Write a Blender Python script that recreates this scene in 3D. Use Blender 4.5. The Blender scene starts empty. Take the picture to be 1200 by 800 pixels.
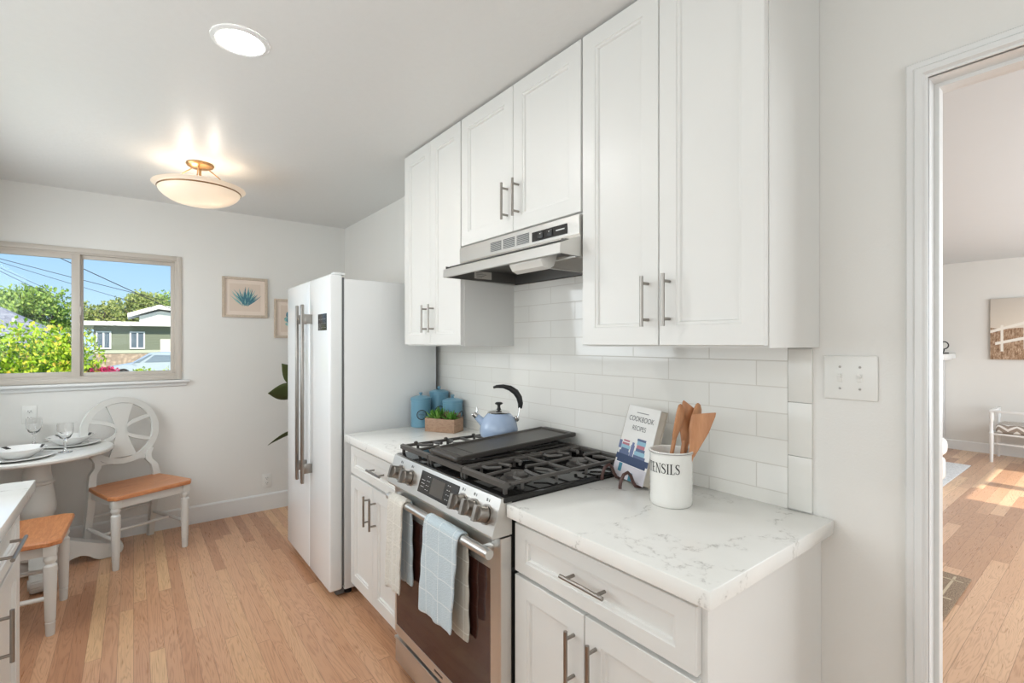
import bpy, bmesh, math, random
from math import radians as R, sin, cos, pi
from mathutils import Vector, Matrix, Euler

scene = bpy.context.scene
C = scene.collection

# ------------------------------------------------------------------ camera, sky, sun, lights, exposure
CAM_H = 1.406
cam = bpy.data.cameras.new('camera')
cam.sensor_width = 36.0
cam.lens = 570.0 / 1200.0 * 36.0
cam.shift_y = 2.0 / 1200.0
cam.clip_start = 0.02
cam.clip_end = 500
camo = bpy.data.objects.new('camera', cam)
camo.location = (0, 0, CAM_H)
camo.rotation_euler = (R(90), 0, -R(37.885))
C.objects.link(camo)
scene.camera = camo

world = bpy.data.worlds.new('sky')
scene.world = world
world.use_nodes = True
wn = world.node_tree.nodes
wl = world.node_tree.links
wn.clear()
w_out = wn.new('ShaderNodeOutputWorld')
w_bg = wn.new('ShaderNodeBackground')
w_bg.inputs['Strength'].default_value = 1.0
w_tc = wn.new('ShaderNodeTexCoord')
w_sep = wn.new('ShaderNodeSeparateXYZ')
w_ramp = wn.new('ShaderNodeValToRGB')
cr = w_ramp.color_ramp
cr.elements[0].position = 0.0
cr.elements[0].color = (0.50, 0.68, 0.84, 1)
cr.elements[1].position = 1.0
cr.elements[1].color = (0.10, 0.26, 0.70, 1)
e_ = cr.elements.new(0.10); e_.color = (0.37, 0.57, 0.80, 1)
e_ = cr.elements.new(0.24); e_.color = (0.20, 0.41, 0.72, 1)
wl.new(w_tc.outputs['Generated'], w_sep.inputs[0])
wl.new(w_sep.outputs['Z'], w_ramp.inputs['Fac'])
wl.new(w_ramp.outputs['Color'], w_bg.inputs['Color'])
wl.new(w_bg.outputs[0], w_out.inputs[0])

def lamp(name, kind, loc, energy, color=(1, 1, 1), rot=(0, 0, 0), size=None, size_y=None, angle=None):
    l = bpy.data.lights.new(name, kind)
    l.energy = energy
    l.color = color
    if kind == 'AREA':
        l.shape = 'RECTANGLE'
        l.size = size
        l.size_y = size_y or size
    if kind == 'SUN':
        l.angle = R(angle or 0.53)
    o = bpy.data.objects.new(name, l)
    o.location = loc
    o.rotation_euler = rot
    C.objects.link(o)
    return o

SUN_ELEV = 39.5
sun = lamp('sun', 'SUN', (0, -10, 12), 4.8, (1.0, 0.93, 0.80), (R(90 - SUN_ELEV), 0, 0), angle=0.6)
# added fill lights along the kitchen's left side and by the table, out of view
lamp('fill_left_side', 'AREA', (-0.90, 1.25, 1.52), 13, (0.87, 0.952, 1.0), (0, -R(84), 0), 1.1, 2.6)
lamp('fill_table_side', 'AREA', (-0.90, 3.29, 1.42), 18.5, (0.87, 0.952, 1.0), (0, -R(80), 0), 1.2, 1.25)
# fill light added at the closed end wall behind the camera
lamp('fill_kitchen_end', 'AREA', (0.20, -1.52, 1.45), 12, (0.87, 0.952, 1.0), (R(90), 0, 0), 2.0, 1.7)
# added fill aimed up at the ceiling from behind the camera
lamp('bounce_fill', 'AREA', (-0.35, 0.2, 1.50), 4, (0.87, 0.952, 1.0), (R(180 - 25), R(-10), 0), 0.7, 0.7)
# daylight of the living room's window side
lamp('daylight_living_room', 'AREA', (5.2, -1.45, 1.5), 106, (0.89, 0.955, 1.0), (R(90), 0, 0), 5.5, 1.7)

vs = scene.view_settings
vs.view_transform = 'Standard'
vs.look = 'None'
vs.gamma = 1.0
vs.use_curve_mapping = False
vs.exposure = 0.53

# ------------------------------------------------------------------ materials
def lin(r, g, b):
    f = lambda c: (c / 255 / 12.92) if c / 255 <= 0.04045 else ((c / 255 + 0.055) / 1.055) ** 2.4
    return (f(r), f(g), f(b), 1.0)

class NT:
    def __init__(s, name):
        s.m = bpy.data.materials.new(name)
        s.m.use_nodes = True
        s.t = s.m.node_tree
        s.t.nodes.clear()
        s.out = s.t.nodes.new('ShaderNodeOutputMaterial')
        s.co = None
    def n(s, typ, ins=None, **props):
        nd = s.t.nodes.new('ShaderNode' + typ)
        for k, v in props.items():
            setattr(nd, k, v)
        for k, v in (ins or {}).items():
            s.set(nd.inputs[k], v)
        return nd
    def set(s, sock, v):
        if isinstance(v, bpy.types.NodeSocket):
            s.t.links.new(v, sock)
        else:
            sock.default_value = v
    def obj(s):
        if not s.co:
            s.co = s.n('TexCoord').outputs['Object']
        return s.co
    def math(s, op, a, b=0.0, c=None):
        nd = s.n('Math', operation=op)
        s.set(nd.inputs[0], a); s.set(nd.inputs[1], b)
        if c is not None: s.set(nd.inputs[2], c)
        return nd.outputs[0]
    def noise(s, scale, detail=2.0, vec=None, rough=0.5, dist=0.0):
        return s.n('TexNoise', {'Vector': vec or s.obj(), 'Scale': scale, 'Detail': detail, 'Roughness': rough, 'Distortion': dist}).outputs['Fac']
    def scale(s, vec, sc):
        return s.n('Mapping', {'Vector': vec, 'Scale': sc}).outputs[0]
    def mix(s, fac, a, b, mode='MIX'):
        nd = s.n('MixRGB', {'Fac': fac, 'Color1': a, 'Color2': b}, blend_type=mode)
        return nd.outputs[0]
    def ramp(s, fac, stops, interp='LINEAR'):
        nd = s.n('ValToRGB', {'Fac': fac})
        r = nd.color_ramp
        r.interpolation = interp
        while len(r.elements) < len(stops): r.elements.new(0.5)
        for e, (p, c) in zip(r.elements, stops):
            e.position = p
            e.color = c if len(c) == 4 else (*c, 1)
        return nd.outputs[0]
    def bump(s, h, strength=0.2, dist=0.01):
        return s.n('Bump', {'Height': h, 'Strength': strength, 'Distance': dist}).outputs[0]
    def bsdf(s, col, rough=0.5, metal=0.0, normal=None, **kw):
        ins = {'Base Color': col, 'Roughness': rough, 'Metallic': metal}
        if normal is not None: ins['Normal'] = normal
        ins.update(kw)
        b = s.n('BsdfPrincipled', ins)
        s.t.links.new(b.outputs[0], s.out.inputs[0])
        return b

def paint(name, col, rough=0.5, bump=0.0, bscale=60, var=0.02, metal=0.0, **kw):
    t = NT(name)
    c = lin(*col)
    f = t.noise(7.0, 3)
    dk = tuple(x * (1 - var * 2) for x in c[:3]) + (1,)
    colr = t.mix(f, dk, c)
    nm = t.bump(t.noise(bscale, 3), bump, 0.004) if bump else None
    t.bsdf(colr, rough, metal, nm, **kw)
    return t.m

def metal_mat(name, col, rough=0.3, brush=(4, 200, 200)):
    t = NT(name)
    f = t.noise(6, 3, t.scale(t.obj(), brush))
    c = lin(*col)
    colr = t.mix(f, tuple(x * 0.95 for x in c[:3]) + (1,), c)
    rg = t.math('MULTIPLY_ADD', f, 0.12, rough - 0.06)
    t.bsdf(colr, rg, 1.0, t.bump(f, 0.03, 0.002))
    return t.m

def glass_mat(name, tint=(1, 1, 1, 1), rough=0.0, ior=1.45):
    t = NT(name)
    t.bsdf(tint, rough, 0.0, None, **{'Transmission Weight': 1.0, 'IOR': ior})
    return t.m

def pane_mat(name, refl=0.06):
    t = NT(name)
    tr = t.n('BsdfTransparent', {'Color': (0.97, 0.985, 0.98, 1)})
    gl = t.n('BsdfGlossy', {'Roughness': 0.02})
    fr = t.n('Fresnel', {'IOR': 1.2})
    mx = t.n('MixShader', {0: fr.outputs[0], 1: tr.outputs[0], 2: gl.outputs[0]})
    t.t.links.new(mx.outputs[0], t.out.inputs[0])
    return t.m

def emit_mat(name, col, strength):
    t = NT(name)
    f = t.noise(8, 1)
    c = t.mix(f, col, tuple(x * 0.97 for x in col[:3]) + (1,))
    t.bsdf((0.8, 0.8, 0.8, 1), 0.4, 0, None, **{'Emission Color': c, 'Emission Strength': strength})
    return t.m

def oak_floor(name, along='Y', tones=None, width=0.057, rough=0.28):
    t = NT(name)
    sp = t.n('SeparateXYZ', {0: t.obj()})
    u, v = (sp.outputs[0], sp.outputs[1]) if along == 'Y' else (sp.outputs[1], sp.outputs[0])
    ub = t.math('DIVIDE', u, width)
    bi = t.math('FLOOR', ub)
    ufr = t.math('FRACT', ub)
    wn1 = t.n('TexWhiteNoise', {'W': bi}, noise_dimensions='1D').outputs['Value']
    ln = t.math('MULTIPLY_ADD', wn1, 0.8, 1.0)
    vb = t.math('ADD', t.math('DIVIDE', v, ln), t.math('MULTIPLY', wn1, 37.3))
    vi = t.math('FLOOR', vb)
    vfr = t.math('FRACT', vb)
    idv = t.n('CombineXYZ', {0: bi, 1: vi, 2: 0.0}).outputs[0]
    wid = t.n('TexWhiteNoise', {'Vector': idv}, noise_dimensions='3D')
    rnd = wid.outputs['Value']
    tone = t.ramp(rnd, tones)
    # grain, drawn out along the board and shifted per board
    off = t.math('MULTIPLY', rnd, 50.0)
    gv = t.n('CombineXYZ', {0: t.math('MULTIPLY', u, 1.0), 1: t.math('MULTIPLY', v, 0.085), 2: off}).outputs[0]
    warp = t.n('TexNoise', {'Vector': gv, 'Scale': 14.0, 'Detail': 2.0, 'Distortion': 0.6}).outputs['Fac']
    rings = t.math('SINE', t.math('MULTIPLY', warp, 120.0))
    rings = t.math('MULTIPLY_ADD', rings, 0.5, 0.5)
    fine = t.n('TexNoise', {'Vector': t.n('CombineXYZ', {0: u, 1: t.math('MULTIPLY', v, 0.03), 2: off}).outputs[0], 'Scale': 260.0, 'Detail': 2.0}).outputs['Fac']
    gr = t.math('MULTIPLY_ADD', rings, 0.34, t.math('MULTIPLY', fine, 0.75))
    grain = t.ramp(gr, [(0.18, (0.68, 0.60, 0.55)), (0.55, (1, 1, 1)), (1.0, (1.05, 1.04, 1.03))])
    col = t.mix(0.85, tone, grain, 'MULTIPLY')
    # seams
    eu = t.math('MINIMUM', ufr, t.math('SUBTRACT', 1.0, ufr))
    ev = t.math('MULTIPLY', t.math('MINIMUM', vfr, t.math('SUBTRACT', 1.0, vfr)), 15.0)
    seam = t.math('LESS_THAN', t.math('MINIMUM', eu, ev), 0.012)
    col = t.mix(t.math('MULTIPLY', seam, 0.55), col, lin(95, 60, 40))
    t.bsdf(col, t.math('MULTIPLY_ADD', fine, 0.14, rough - 0.05), 0.0, t.bump(t.math('MULTIPLY_ADD', gr, 0.3, t.math('MULTIPLY', seam, -1.0)), 0.06, 0.002), **{'Coat Weight': 0.15, 'Coat Roughness': 0.15})
    return t.m

def wood_mat(name, dark, light, axis=(60, 4, 60), rough=0.4):
    t = NT(name)
    v = t.scale(t.obj(), axis)
    f = t.noise(1.0, 4, v, 0.6, 0.8)
    g = t.noise(4.0, 2, v)
    c = t.ramp(t.math('MULTIPLY_ADD', g, 0.3, t.math('MULTIPLY', f, 0.7)), [(0.3, lin(*dark)), (0.7, lin(*light))])
    t.bsdf(c, rough, 0, t.bump(f, 0.08, 0.002))
    return t.m

M = {}
M['wall'] = paint('wall_paint', (233, 231, 226), 0.42, 0.10, 170, 0.01)
M['wall2'] = paint('living_wall_paint', (223, 220, 214), 0.5, 0.06, 150, 0.01)
def ceiling_mat():
    t = NT('ceiling_paint')
    a = t.noise(38, 4, None, 0.6)
    t.bsdf(t.mix(a, lin(222, 221, 218), lin(226, 225, 222)), 0.36, 0, t.bump(a, 0.16, 0.006))
    return t.m
M['ceiling'] = ceiling_mat()
M['ceiling2'] = paint('living_ceiling_paint', (214, 216, 216), 0.6, 0.08, 60, 0.01)
M['trim'] = paint('trim_paint', (232, 232, 230), 0.3, 0.03, 90, 0.01)
M['cab'] = paint('cabinet_lacquer', (229, 228, 224), 0.36, 0.01, 90, 0.008)
M['almond'] = paint('almond_vinyl', (204, 195, 184), 0.4, 0.02, 80, 0.015)
M['pane'] = pane_mat('window_glass')
M['floor'] = oak_floor('oak_floor_kitchen', 'Y', [(0.0, lin(182, 130, 96)), (0.3, lin(203, 153, 117)), (0.7, lin(212, 164, 128)), (1.0, lin(225, 184, 140))])
M['floor2'] = oak_floor('oak_floor_living', 'X', [(0.0, lin(178, 136, 108)), (0.25, lin(202, 160, 128)), (0.7, lin(214, 174, 142)), (1.0, lin(224, 188, 152))], 0.083)
def quartz():
    t = NT('quartz_counter')
    v = t.obj()
    w = t.n('TexNoise', {'Vector': v, 'Scale': 3.4, 'Detail': 8.0, 'Roughness': 0.62}).outputs['Color']
    vv = t.n('VectorMath', {0: v, 1: t.n('VectorMath', {0: w, 'Scale': 0.60}, operation='SCALE').outputs[0]}, operation='ADD').outputs[0]
    vo = t.n('TexVoronoi', {'Vector': vv, 'Scale': 2.6}, feature='DISTANCE_TO_EDGE').outputs['Distance']
    brk = t.noise(34, 4, None, 0.7)
    vein = t.ramp(vo, [(0.0, (1, 1, 1)), (0.007, (0.7, 0.7, 0.7)), (0.014, (0.16, 0.16, 0.16)), (0.06, (0, 0, 0))])
    f = t.math('MULTIPLY', vein, t.ramp(brk, [(0.42, (0, 0, 0)), (0.62, (1, 1, 1))]))
    soft = t.ramp(t.noise(4, 3), [(0.35, lin(240, 239, 234)), (0.7, lin(246, 245, 241))])
    c = t.mix(t.math('MULTIPLY', f, 0.62), soft, lin(160, 156, 148))
    t.bsdf(c, 0.16, 0, None, **{'Specular IOR Level': 0.45})
    return t.m
M['quartz'] = quartz()
def tile_mat():
    t = NT('subway_tile')
    sp = t.n('SeparateXYZ', {0: t.obj()})
    v = t.n('CombineXYZ', {0: t.math('ADD', sp.outputs[1], 10 * 0.3175 - 0.5615), 1: t.math('SUBTRACT', sp.outputs[2], 0.9145 - 0.0793), 2: 0.0}).outputs[0]
    br = t.n('TexBrick', {'Vector': v, 'Color1': lin(239, 237, 232), 'Color2': lin(235, 233, 227), 'Mortar': lin(214, 210, 202), 'Scale': 1.0,
                          'Mortar Size': 0.0017, 'Mortar Smooth': 0.15, 'Bias': 0.0, 'Brick Width': 0.3175, 'Row Height': 0.0793}, offset=0.5, offset_frequency=2)
    rnd_ = t.n('TexBrick', {'Vector': v, 'Color1': (0, 0, 0, 1), 'Color2': (1, 1, 1, 1), 'Mortar': (0.5, 0.5, 0.5, 1), 'Scale': 1.0, 'Mortar Size': 0.0, 'Brick Width': 0.3175, 'Row Height': 0.0793}, offset=0.5, offset_frequency=2)
    wav = t.n('TexNoise', {'Vector': t.obj(), 'W': t.math('MULTIPLY', rnd_.outputs['Color'], 40.0), 'Scale': 7.0, 'Detail': 1.0}, noise_dimensions='4D').outputs['Fac']
    h = t.math('MULTIPLY_ADD', br.outputs['Fac'], -1.0, t.math('MULTIPLY', wav, 0.9))
    t.bsdf(br.outputs['Color'], t.math('MULTIPLY_ADD', br.outputs['Fac'], 0.5, 0.07), 0, t.bump(h, 0.35, 0.0025))
    return t.m
M['tile'] = tile_mat()
M['tile_trim'] = paint('tile_edge', (233, 231, 225), 0.16)
M['steel'] = metal_mat('brushed_steel', (216, 214, 210), 0.36, (500, 6, 500))
M['steel_v'] = metal_mat('brushed_steel_handles', (158, 153, 147), 0.30, (150, 150, 150))
M['chrome'] = metal_mat('polished_chrome', (225, 225, 225), 0.10, (5, 5, 5))
M['steel_dark'] = metal_mat('shaded_filter_steel', (120, 118, 114), 0.4, (80, 80, 80))
M['hoodin'] = paint('hood_inside', (120, 118, 115), 0.4, 0, 60, 0.03, 0.7)  # shade inside the hood put into a darker steel colour
M['iron'] = paint('cast_iron', (84, 80, 76), 0.42, 0.12, 300, 0.05)
M['griddle'] = paint('nonstick_griddle', (66, 62, 58), 0.36, 0.08, 300, 0.04)
M['enamel'] = paint('black_enamel', (30, 29, 28), 0.08, 0, 60, 0.05)
M['black'] = paint('black_plastic', (24, 24, 25), 0.35)
M['ovenglass'] = paint('oven_glass', (62, 34, 27), 0.06, 0, 60, 0.02, **{'Specular IOR Level': 0.55})
M['screen'] = paint('display_glass', (92, 88, 84), 0.1)
M['darkpanel'] = paint('dark_panel', (46, 43, 41), 0.25)
M['white_ink'] = paint('white_ink', (225, 225, 222), 0.5)
M['dark_ink'] = paint('dark_ink', (52, 50, 48), 0.6)
M['fridge'] = paint('fridge_enamel', (238, 240, 240), 0.16, 0.015, 220, 0.005)
M['fridge_side'] = paint('fridge_side', (228, 229, 228), 0.32, 0.04, 260, 0.008)
M['gasket'] = paint('grey_gasket', (105, 106, 106), 0.6)
M['chair_white'] = paint('distressed_white', (224, 223, 218), 0.42, 0.05, 60, 0.03)
M['seat_wood'] = wood_mat('honey_wood', (178, 106, 62), (220, 154, 104), (9, 70, 60), 0.3)
M['spoon'] = wood_mat('beech', (176, 118, 78), (208, 152, 110), (30, 30, 6), 0.45)
M['crate'] = wood_mat('crate_wood', (140, 108, 86), (178, 146, 120), (40, 40, 120), 0.6)
M['ceramic'] = paint('white_ceramic', (238, 236, 230), 0.15)
M['plate'] = paint('white_porcelain', (238, 237, 234), 0.12)
M['blue'] = paint('blue_enamel', (106, 152, 174), 0.28, 0, 60, 0.03)
M['kettle'] = paint('kettle_enamel', (168, 186, 212), 0.08, 0, 60, 0.03)
M['clear'] = glass_mat('clear_glass')
M['frame'] = wood_mat('whitewashed_wood', (186, 168, 148), (212, 196, 178), (60, 60, 60), 0.55)
M['mat'] = paint('peach_mat', (236, 220, 206), 0.8, 0.03, 200, 0.01)
M['paper'] = paint('beige_paper', (226, 208, 192), 0.8, 0.03, 200, 0.01)
M['brass'] = metal_mat('aged_brass', (196, 156, 110), 0.3, (20, 20, 20))
M['bronze'] = metal_mat('bronze_band', (150, 118, 84), 0.35, (20, 20, 20))
M['outlet'] = paint('outlet_plastic', (236, 235, 230), 0.3)
M['soil'] = paint('soil', (70, 55, 44), 0.9, 0.4, 120, 0.1)
M['rubber'] = paint('dark_rubber', (40, 38, 36), 0.7)

def towel_mat(name, col, line, sc=260):
    t = NT(name)
    f = t.noise(sc, 2)
    sp = t.n('SeparateXYZ', {0: t.obj()})
    s1 = t.math('PINGPONG', t.math('MULTIPLY', sp.outputs[1], 1.0), 0.045)
    s2 = t.math('PINGPONG', t.math('MULTIPLY', sp.outputs[2], 1.0), 0.04)
    ln = t.math('LESS_THAN', t.math('MINIMUM', s1, s2), 0.0019)
    c = t.mix(f, tuple(x * 0.82 for x in lin(*col)[:3]) + (1,), lin(*col))
    c = t.mix(t.math('MULTIPLY', ln, 0.75), c, lin(*line))
    t.bsdf(c, 0.95, 0, t.bump(f, 0.6, 0.006), **{'Sheen Weight': 0.3})
    return t.m
M['towel_blue'] = towel_mat('blue_terry', (204, 219, 226), (232, 238, 239))
M['towel_cream'] = towel_mat('cream_terry', (224, 219, 208), (232, 228, 218), 120)
M['towel_grey'] = towel_mat('sand_terry', (200, 196, 184), (222, 222, 214))

def leaf_mat(name, stops, trans=0.25):
    t = NT(name)
    g = t.n('NewGeometry')
    c = t.ramp(g.outputs['Random Per Island'], [(p, lin(*c)) for p, c in stops])
    b = t.n('BsdfPrincipled', {'Base Color': c, 'Roughness': 0.5})
    tr = t.n('BsdfTranslucent', {'Color': c})
    mx = t.n('MixShader', {0: trans, 1: b.outputs[0], 2: tr.outputs[0]})
    t.t.links.new(mx.outputs[0], t.out.inputs[0])
    return t.m
M['leaf_bright'] = leaf_mat('hedge_leaf', [(0, (96, 140, 20)), (0.5, (170, 200, 40)), (0.85, (216, 226, 70)), (1, (226, 190, 80))])
M['leaf_tree'] = leaf_mat('tree_leaf', [(0, (96, 128, 56)), (0.5, (144, 176, 80)), (1, (190, 208, 108))])
M['leaf_tree2'] = leaf_mat('tree_leaf_olive', [(0, (120, 136, 72)), (0.5, (160, 172, 96)), (1, (198, 200, 120))])
M['leaf_dark'] = leaf_mat('rubber_leaf', [(0, (72, 82, 42)), (1, (92, 104, 56))], 0.1)
M['leaf_succ'] = leaf_mat('succulent_leaf', [(0, (66, 118, 40)), (0.7, (104, 160, 62)), (1, (140, 182, 90))], 0.1)
M['leaf_succ2'] = leaf_mat('succulent_red', [(0, (120, 92, 78)), (1, (160, 130, 104))], 0.1)
M['magenta'] = leaf_mat('magenta_petal', [(0, (180, 30, 80)), (1, (220, 70, 120))])
M['bark'] = paint('bark', (110, 92, 74), 0.9, 0.4, 20, 0.1)

# ------------------------------------------------------------------ mesh helpers
def nb(): return bmesh.new()

def add_mesh(bm, other):
    me = bpy.data.meshes.new('tmp')
    other.to_mesh(me); other.free()
    bm.from_mesh(me)
    bpy.data.meshes.remove(me)

def box(bm, x0, y0, z0, x1, y1, z1, bev=0.0, seg=2, mtx=None):
    b = bmesh.new()
    bmesh.ops.create_cube(b, size=1.0)
    bmesh.ops.scale(b, vec=(abs(x1 - x0), abs(y1 - y0), abs(z1 - z0)), verts=b.verts)
    bmesh.ops.translate(b, vec=((x0 + x1) / 2, (y0 + y1) / 2, (z0 + z1) / 2), verts=b.verts)
    if bev > 0:
        bmesh.ops.bevel(b, geom=list(b.edges), offset=bev, segments=seg, affect='EDGES', profile=0.5)
    if mtx: b.transform(mtx)
    add_mesh(bm, b)
    return bm

def frame_axes(d):
    d = Vector(d).normalized()
    up = Vector((0, 0, 1)) if abs(d.z) < 0.95 else Vector((1, 0, 0))
    a = d.cross(up).normalized()
    return a, d.cross(a).normalized()

def tube(bm, pts, r, n=10, closed=False, flat=1.0):
    pts = [Vector(p) for p in pts]
    rs = r if isinstance(r, (list, tuple)) else [r] * len(pts)
    rings = []
    a = None
    for i, p in enumerate(pts):
        if closed:
            d = pts[(i + 1) % len(pts)] - pts[i - 1]
        else:
            d = pts[min(i + 1, len(pts) - 1)] - pts[max(i - 1, 0)]
        d.normalize()
        if a is None:
            a, b = frame_axes(d)
        else:
            a = (a - d * a.dot(d)).normalized()
            b = d.cross(a).normalized()
        rings.append([bm.verts.new(p + a * rs[i] * cos(2 * pi * k / n) + b * rs[i] * flat * sin(2 * pi * k / n)) for k in range(n)])
    m = len(rings)
    for i in range(m if closed else m - 1):
        q0, q1 = rings[i], rings[(i + 1) % m]
        for k in range(n):
            bm.faces.new((q0[k], q0[(k + 1) % n], q1[(k + 1) % n], q1[k]))
    if not closed:
        bm.faces.new(rings[0][::-1]); bm.faces.new(rings[-1])
    return bm

def cyl(bm, p, q, r, r2=None, n=20):
    return tube(bm, [p, q], [r, r2 if r2 is not None else r], n)

def lathe(bm, prof, n=32, c=(0, 0, 0), closed=False, cap=True):
    rings = []
    for r, z in prof:
        if r < 1e-6:
            rings.append([bm.verts.new((c[0], c[1], c[2] + z))])
        else:
            rings.append([bm.verts.new((c[0] + r * cos(2 * pi * k / n), c[1] + r * sin(2 * pi * k / n), c[2] + z)) for k in range(n)])
    m = len(rings)
    for i in range(m if closed else m - 1):
        a, b = rings[i], rings[(i + 1) % m]
        for k in range(n):
            k2 = (k + 1) % n
            if len(a) == 1 and len(b) == 1: continue
            if len(a) == 1: bm.faces.new((a[0], b[k2], b[k]))
            elif len(b) == 1: bm.faces.new((a[k], a[k2], b[0]))
            else: bm.faces.new((a[k], a[k2], b[k2], b[k]))
    if cap and not closed:
        if len(rings[0]) > 1: bm.faces.new(rings[0][::-1])
        if len(rings[-1]) > 1: bm.faces.new(rings[-1])
    return bm

def prism(bm, pts, vec):
    vec = Vector(vec)
    a = [bm.verts.new(Vector(p)) for p in pts]
    b = [bm.verts.new(Vector(p) + vec) for p in pts]
    n = len(a)
    bm.faces.new(a[::-1]); bm.faces.new(b)
    for i in range(n):
        bm.faces.new((a[i], a[(i + 1) % n], b[(i + 1) % n], b[i]))
    return bm

def loft(bm, loops, cap0=True, cap1=True, closed_loop=True):
    vl = [[bm.verts.new(Vector(p)) for p in L] for L in loops]
    for i in range(len(vl) - 1):
        a, b = vl[i], vl[i + 1]
        n = len(a)
        for k in range(n if closed_loop else n - 1):
            bm.faces.new((a[k], a[(k + 1) % n], b[(k + 1) % n], b[k]))
    if cap0: bm.faces.new(vl[0][::-1])
    if cap1: bm.faces.new(vl[-1])
    return bm

def sphere(bm, c, r, sc=(1, 1, 1), seg=16, rings=10):
    b = bmesh.new()
    bmesh.ops.create_uvsphere(b, u_segments=seg, v_segments=rings, radius=r)
    bmesh.ops.scale(b, vec=sc, verts=b.verts)
    bmesh.ops.translate(b, vec=c, verts=b.verts)
    add_mesh(bm, b)
    return bm

def root_matrix(o):
    while o.parent: o = o.parent
    return Matrix.LocRotScale(o.location, o.rotation_euler, None)

def obj(name, bm, mat, parent=None, world=True, smooth=30, origin=None):
    """One mesh object; world=True: the bmesh is in world coordinates."""
    if parent is not None and world:
        bm.transform(root_matrix(parent).inverted())
    if origin is not None:
        bm.transform(Matrix.Translation(-Vector(origin)))
    bmesh.ops.recalc_face_normals(bm, faces=bm.faces)
    me = bpy.data.meshes.new(name)
    bm.to_mesh(me); bm.free()
    if mat is not None: me.materials.append(mat)
    if smooth:
        me.shade_smooth()
        me.set_sharp_from_angle(angle=R(smooth))
    o = bpy.data.objects.new(name, me)
    if parent is not None: o.parent = parent
    if origin is not None: o.location = origin
    C.objects.link(o)
    return o

def tag(o, label, cat, group=None, kind=None):
    o['label'] = label
    o['category'] = cat
    if group: o['group'] = group
    if kind: o['kind'] = kind
    return o

def thing(name, label, cat, loc=(0, 0, 0), rot=0.0, group=None, kind=None):
    o = bpy.data.objects.new(name, None)
    o.empty_display_size = 0.05
    o.location = loc
    o.rotation_euler = rot if isinstance(rot, (tuple, list)) else (0, 0, rot)
    C.objects.link(o)
    return tag(o, label, cat, group, kind)

def struct(name, bm, mat, parent=None, smooth=0):
    o = obj(name, bm, mat, parent, smooth=smooth)
    if parent is None: o['kind'] = 'structure'
    return o

def struct_root(name, loc=(0, 0, 0)):
    o = bpy.data.objects.new(name, None)
    o.location = loc
    o['kind'] = 'structure'
    C.objects.link(o)
    return o

def copy_tree(o, parent=None):
    c = o.copy(); C.objects.link(c)
    if parent: c.parent = parent
    for ch in list(o.children): copy_tree(ch, c)
    return c

# ------------------------------------------------------------------ the room
XL, XW, YB, YF, ZC = -0.93, 1.549, 4.52, -1.60, 2.468
XO = 1.669                     # living room side of the kitchen wall
XR = 8.62                      # living room far wall
YS, YN = -1.60, 4.40           # living room window wall, other end
DY0, DY1, DZ = -0.56, 0.3155, 2.060   # doorway opening
WX0, WX1, WZ0, WZ1 = -0.872, 0.293, 1.130, 2.068

b = nb(); box(b, XL - 0.1, YF - 0.1, -0.12, XO - 0.06, YB + 0.12, 0.0)
struct('floor', b, M['floor'])
b = nb(); box(b, XO - 0.06, YS - 0.1, -0.12, XR + 0.1, YN + 0.1, 0.0)
struct('floor_living', b, M['floor2'])
b = nb(); box(b, XL - 0.1, YF - 0.1, ZC, XO - 0.06, YB + 0.12, ZC + 0.12)
struct('ceiling', b, M['ceiling'])
b = nb(); box(b, XO - 0.06, YS - 0.1, ZC, XR + 0.1, YN + 0.1, ZC + 0.12)
struct('ceiling_living', b, M['ceiling2'])

b = nb()
box(b, XL - 0.1, YB, 0, WX0, YB + 0.12, ZC)
box(b, WX1, YB, 0, XO, YB + 0.12, ZC)
box(b, WX0, YB, 0, WX1, YB + 0.12, WZ0)
box(b, WX0, YB, WZ1, WX1, YB + 0.12, ZC)
struct('wall_back', b, M['wall'])
b = nb(); box(b, XL - 0.1, YF - 0.1, 0, XL, YB, ZC)
struct('wall_left', b, M['wall'])
b = nb(); box(b, XL, YF - 0.1, 0, XW, YF, ZC)
struct('wall_front', b, M['wall'])
b = nb()
box(b, XW, DY1 + 0.009, 0, XO, YB, ZC)
box(b, XW, YF - 0.1, 0, XO, DY0 - 0.009, ZC)
box(b, XW, DY0 - 0.009, DZ + 0.009, XO, DY1 + 0.009, ZC)
struct('wall_right', b, M['wall'])
b = nb(); box(b, XR, YS, 0, XR + 0.1, YN, ZC)
struct('wall_living_far', b, M['wall2'])
b = nb(); box(b, XO, YN, 0, XR, YN + 0.1, ZC)
struct('wall_living_end', b, M['wall2'])
# window wall of the living room, two openings that let the sun in
b = nb()
LW = [(5.93, 6.70), (6.83, 7.67)]
LZ0, LZ1 = 0.95, 2.20
box(b, XO, YS - 0.1, 0, LW[0][0], YS, ZC)
box(b, LW[0][1], YS - 0.1, 0, LW[1][0], YS, ZC)
box(b, LW[1][1], YS - 0.1, 0, XR, YS, ZC)
for a0, a1 in LW:
    box(b, a0, YS - 0.1, 0, a1, YS, LZ0)
    box(b, a0, YS - 0.1, LZ1, a1, YS, ZC)
struct('wall_living_windows', b, M['wall2'])

# baseboards
def baseboard(name, p0, p1, out, mat=M['trim'], h=0.138, t=0.014):
    p0, p1, out = Vector(p0), Vector(p1), Vector(out)
    prof = [(0, 0), (t, 0), (t, h - 0.012), (t - 0.006, h - 0.003), (0, h)]
    bm = nb()
    prism(bm, [p0 + out * a + Vector((0, 0, z)) for a, z in prof], p1 - p0)
    struct(name, bm, mat)
baseboard('baseboard_back', (XL, YB, 0), (XW, YB, 0), (0, -1, 0))
baseboard('baseboard_living', (XR, YS, 0), (XR, YN, 0), (-1, 0, 0), h=0.125)
baseboard('baseboard_right', (XW, 0.362, 0), (XW, 0.545, 0), (-1, 0, 0))

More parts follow.
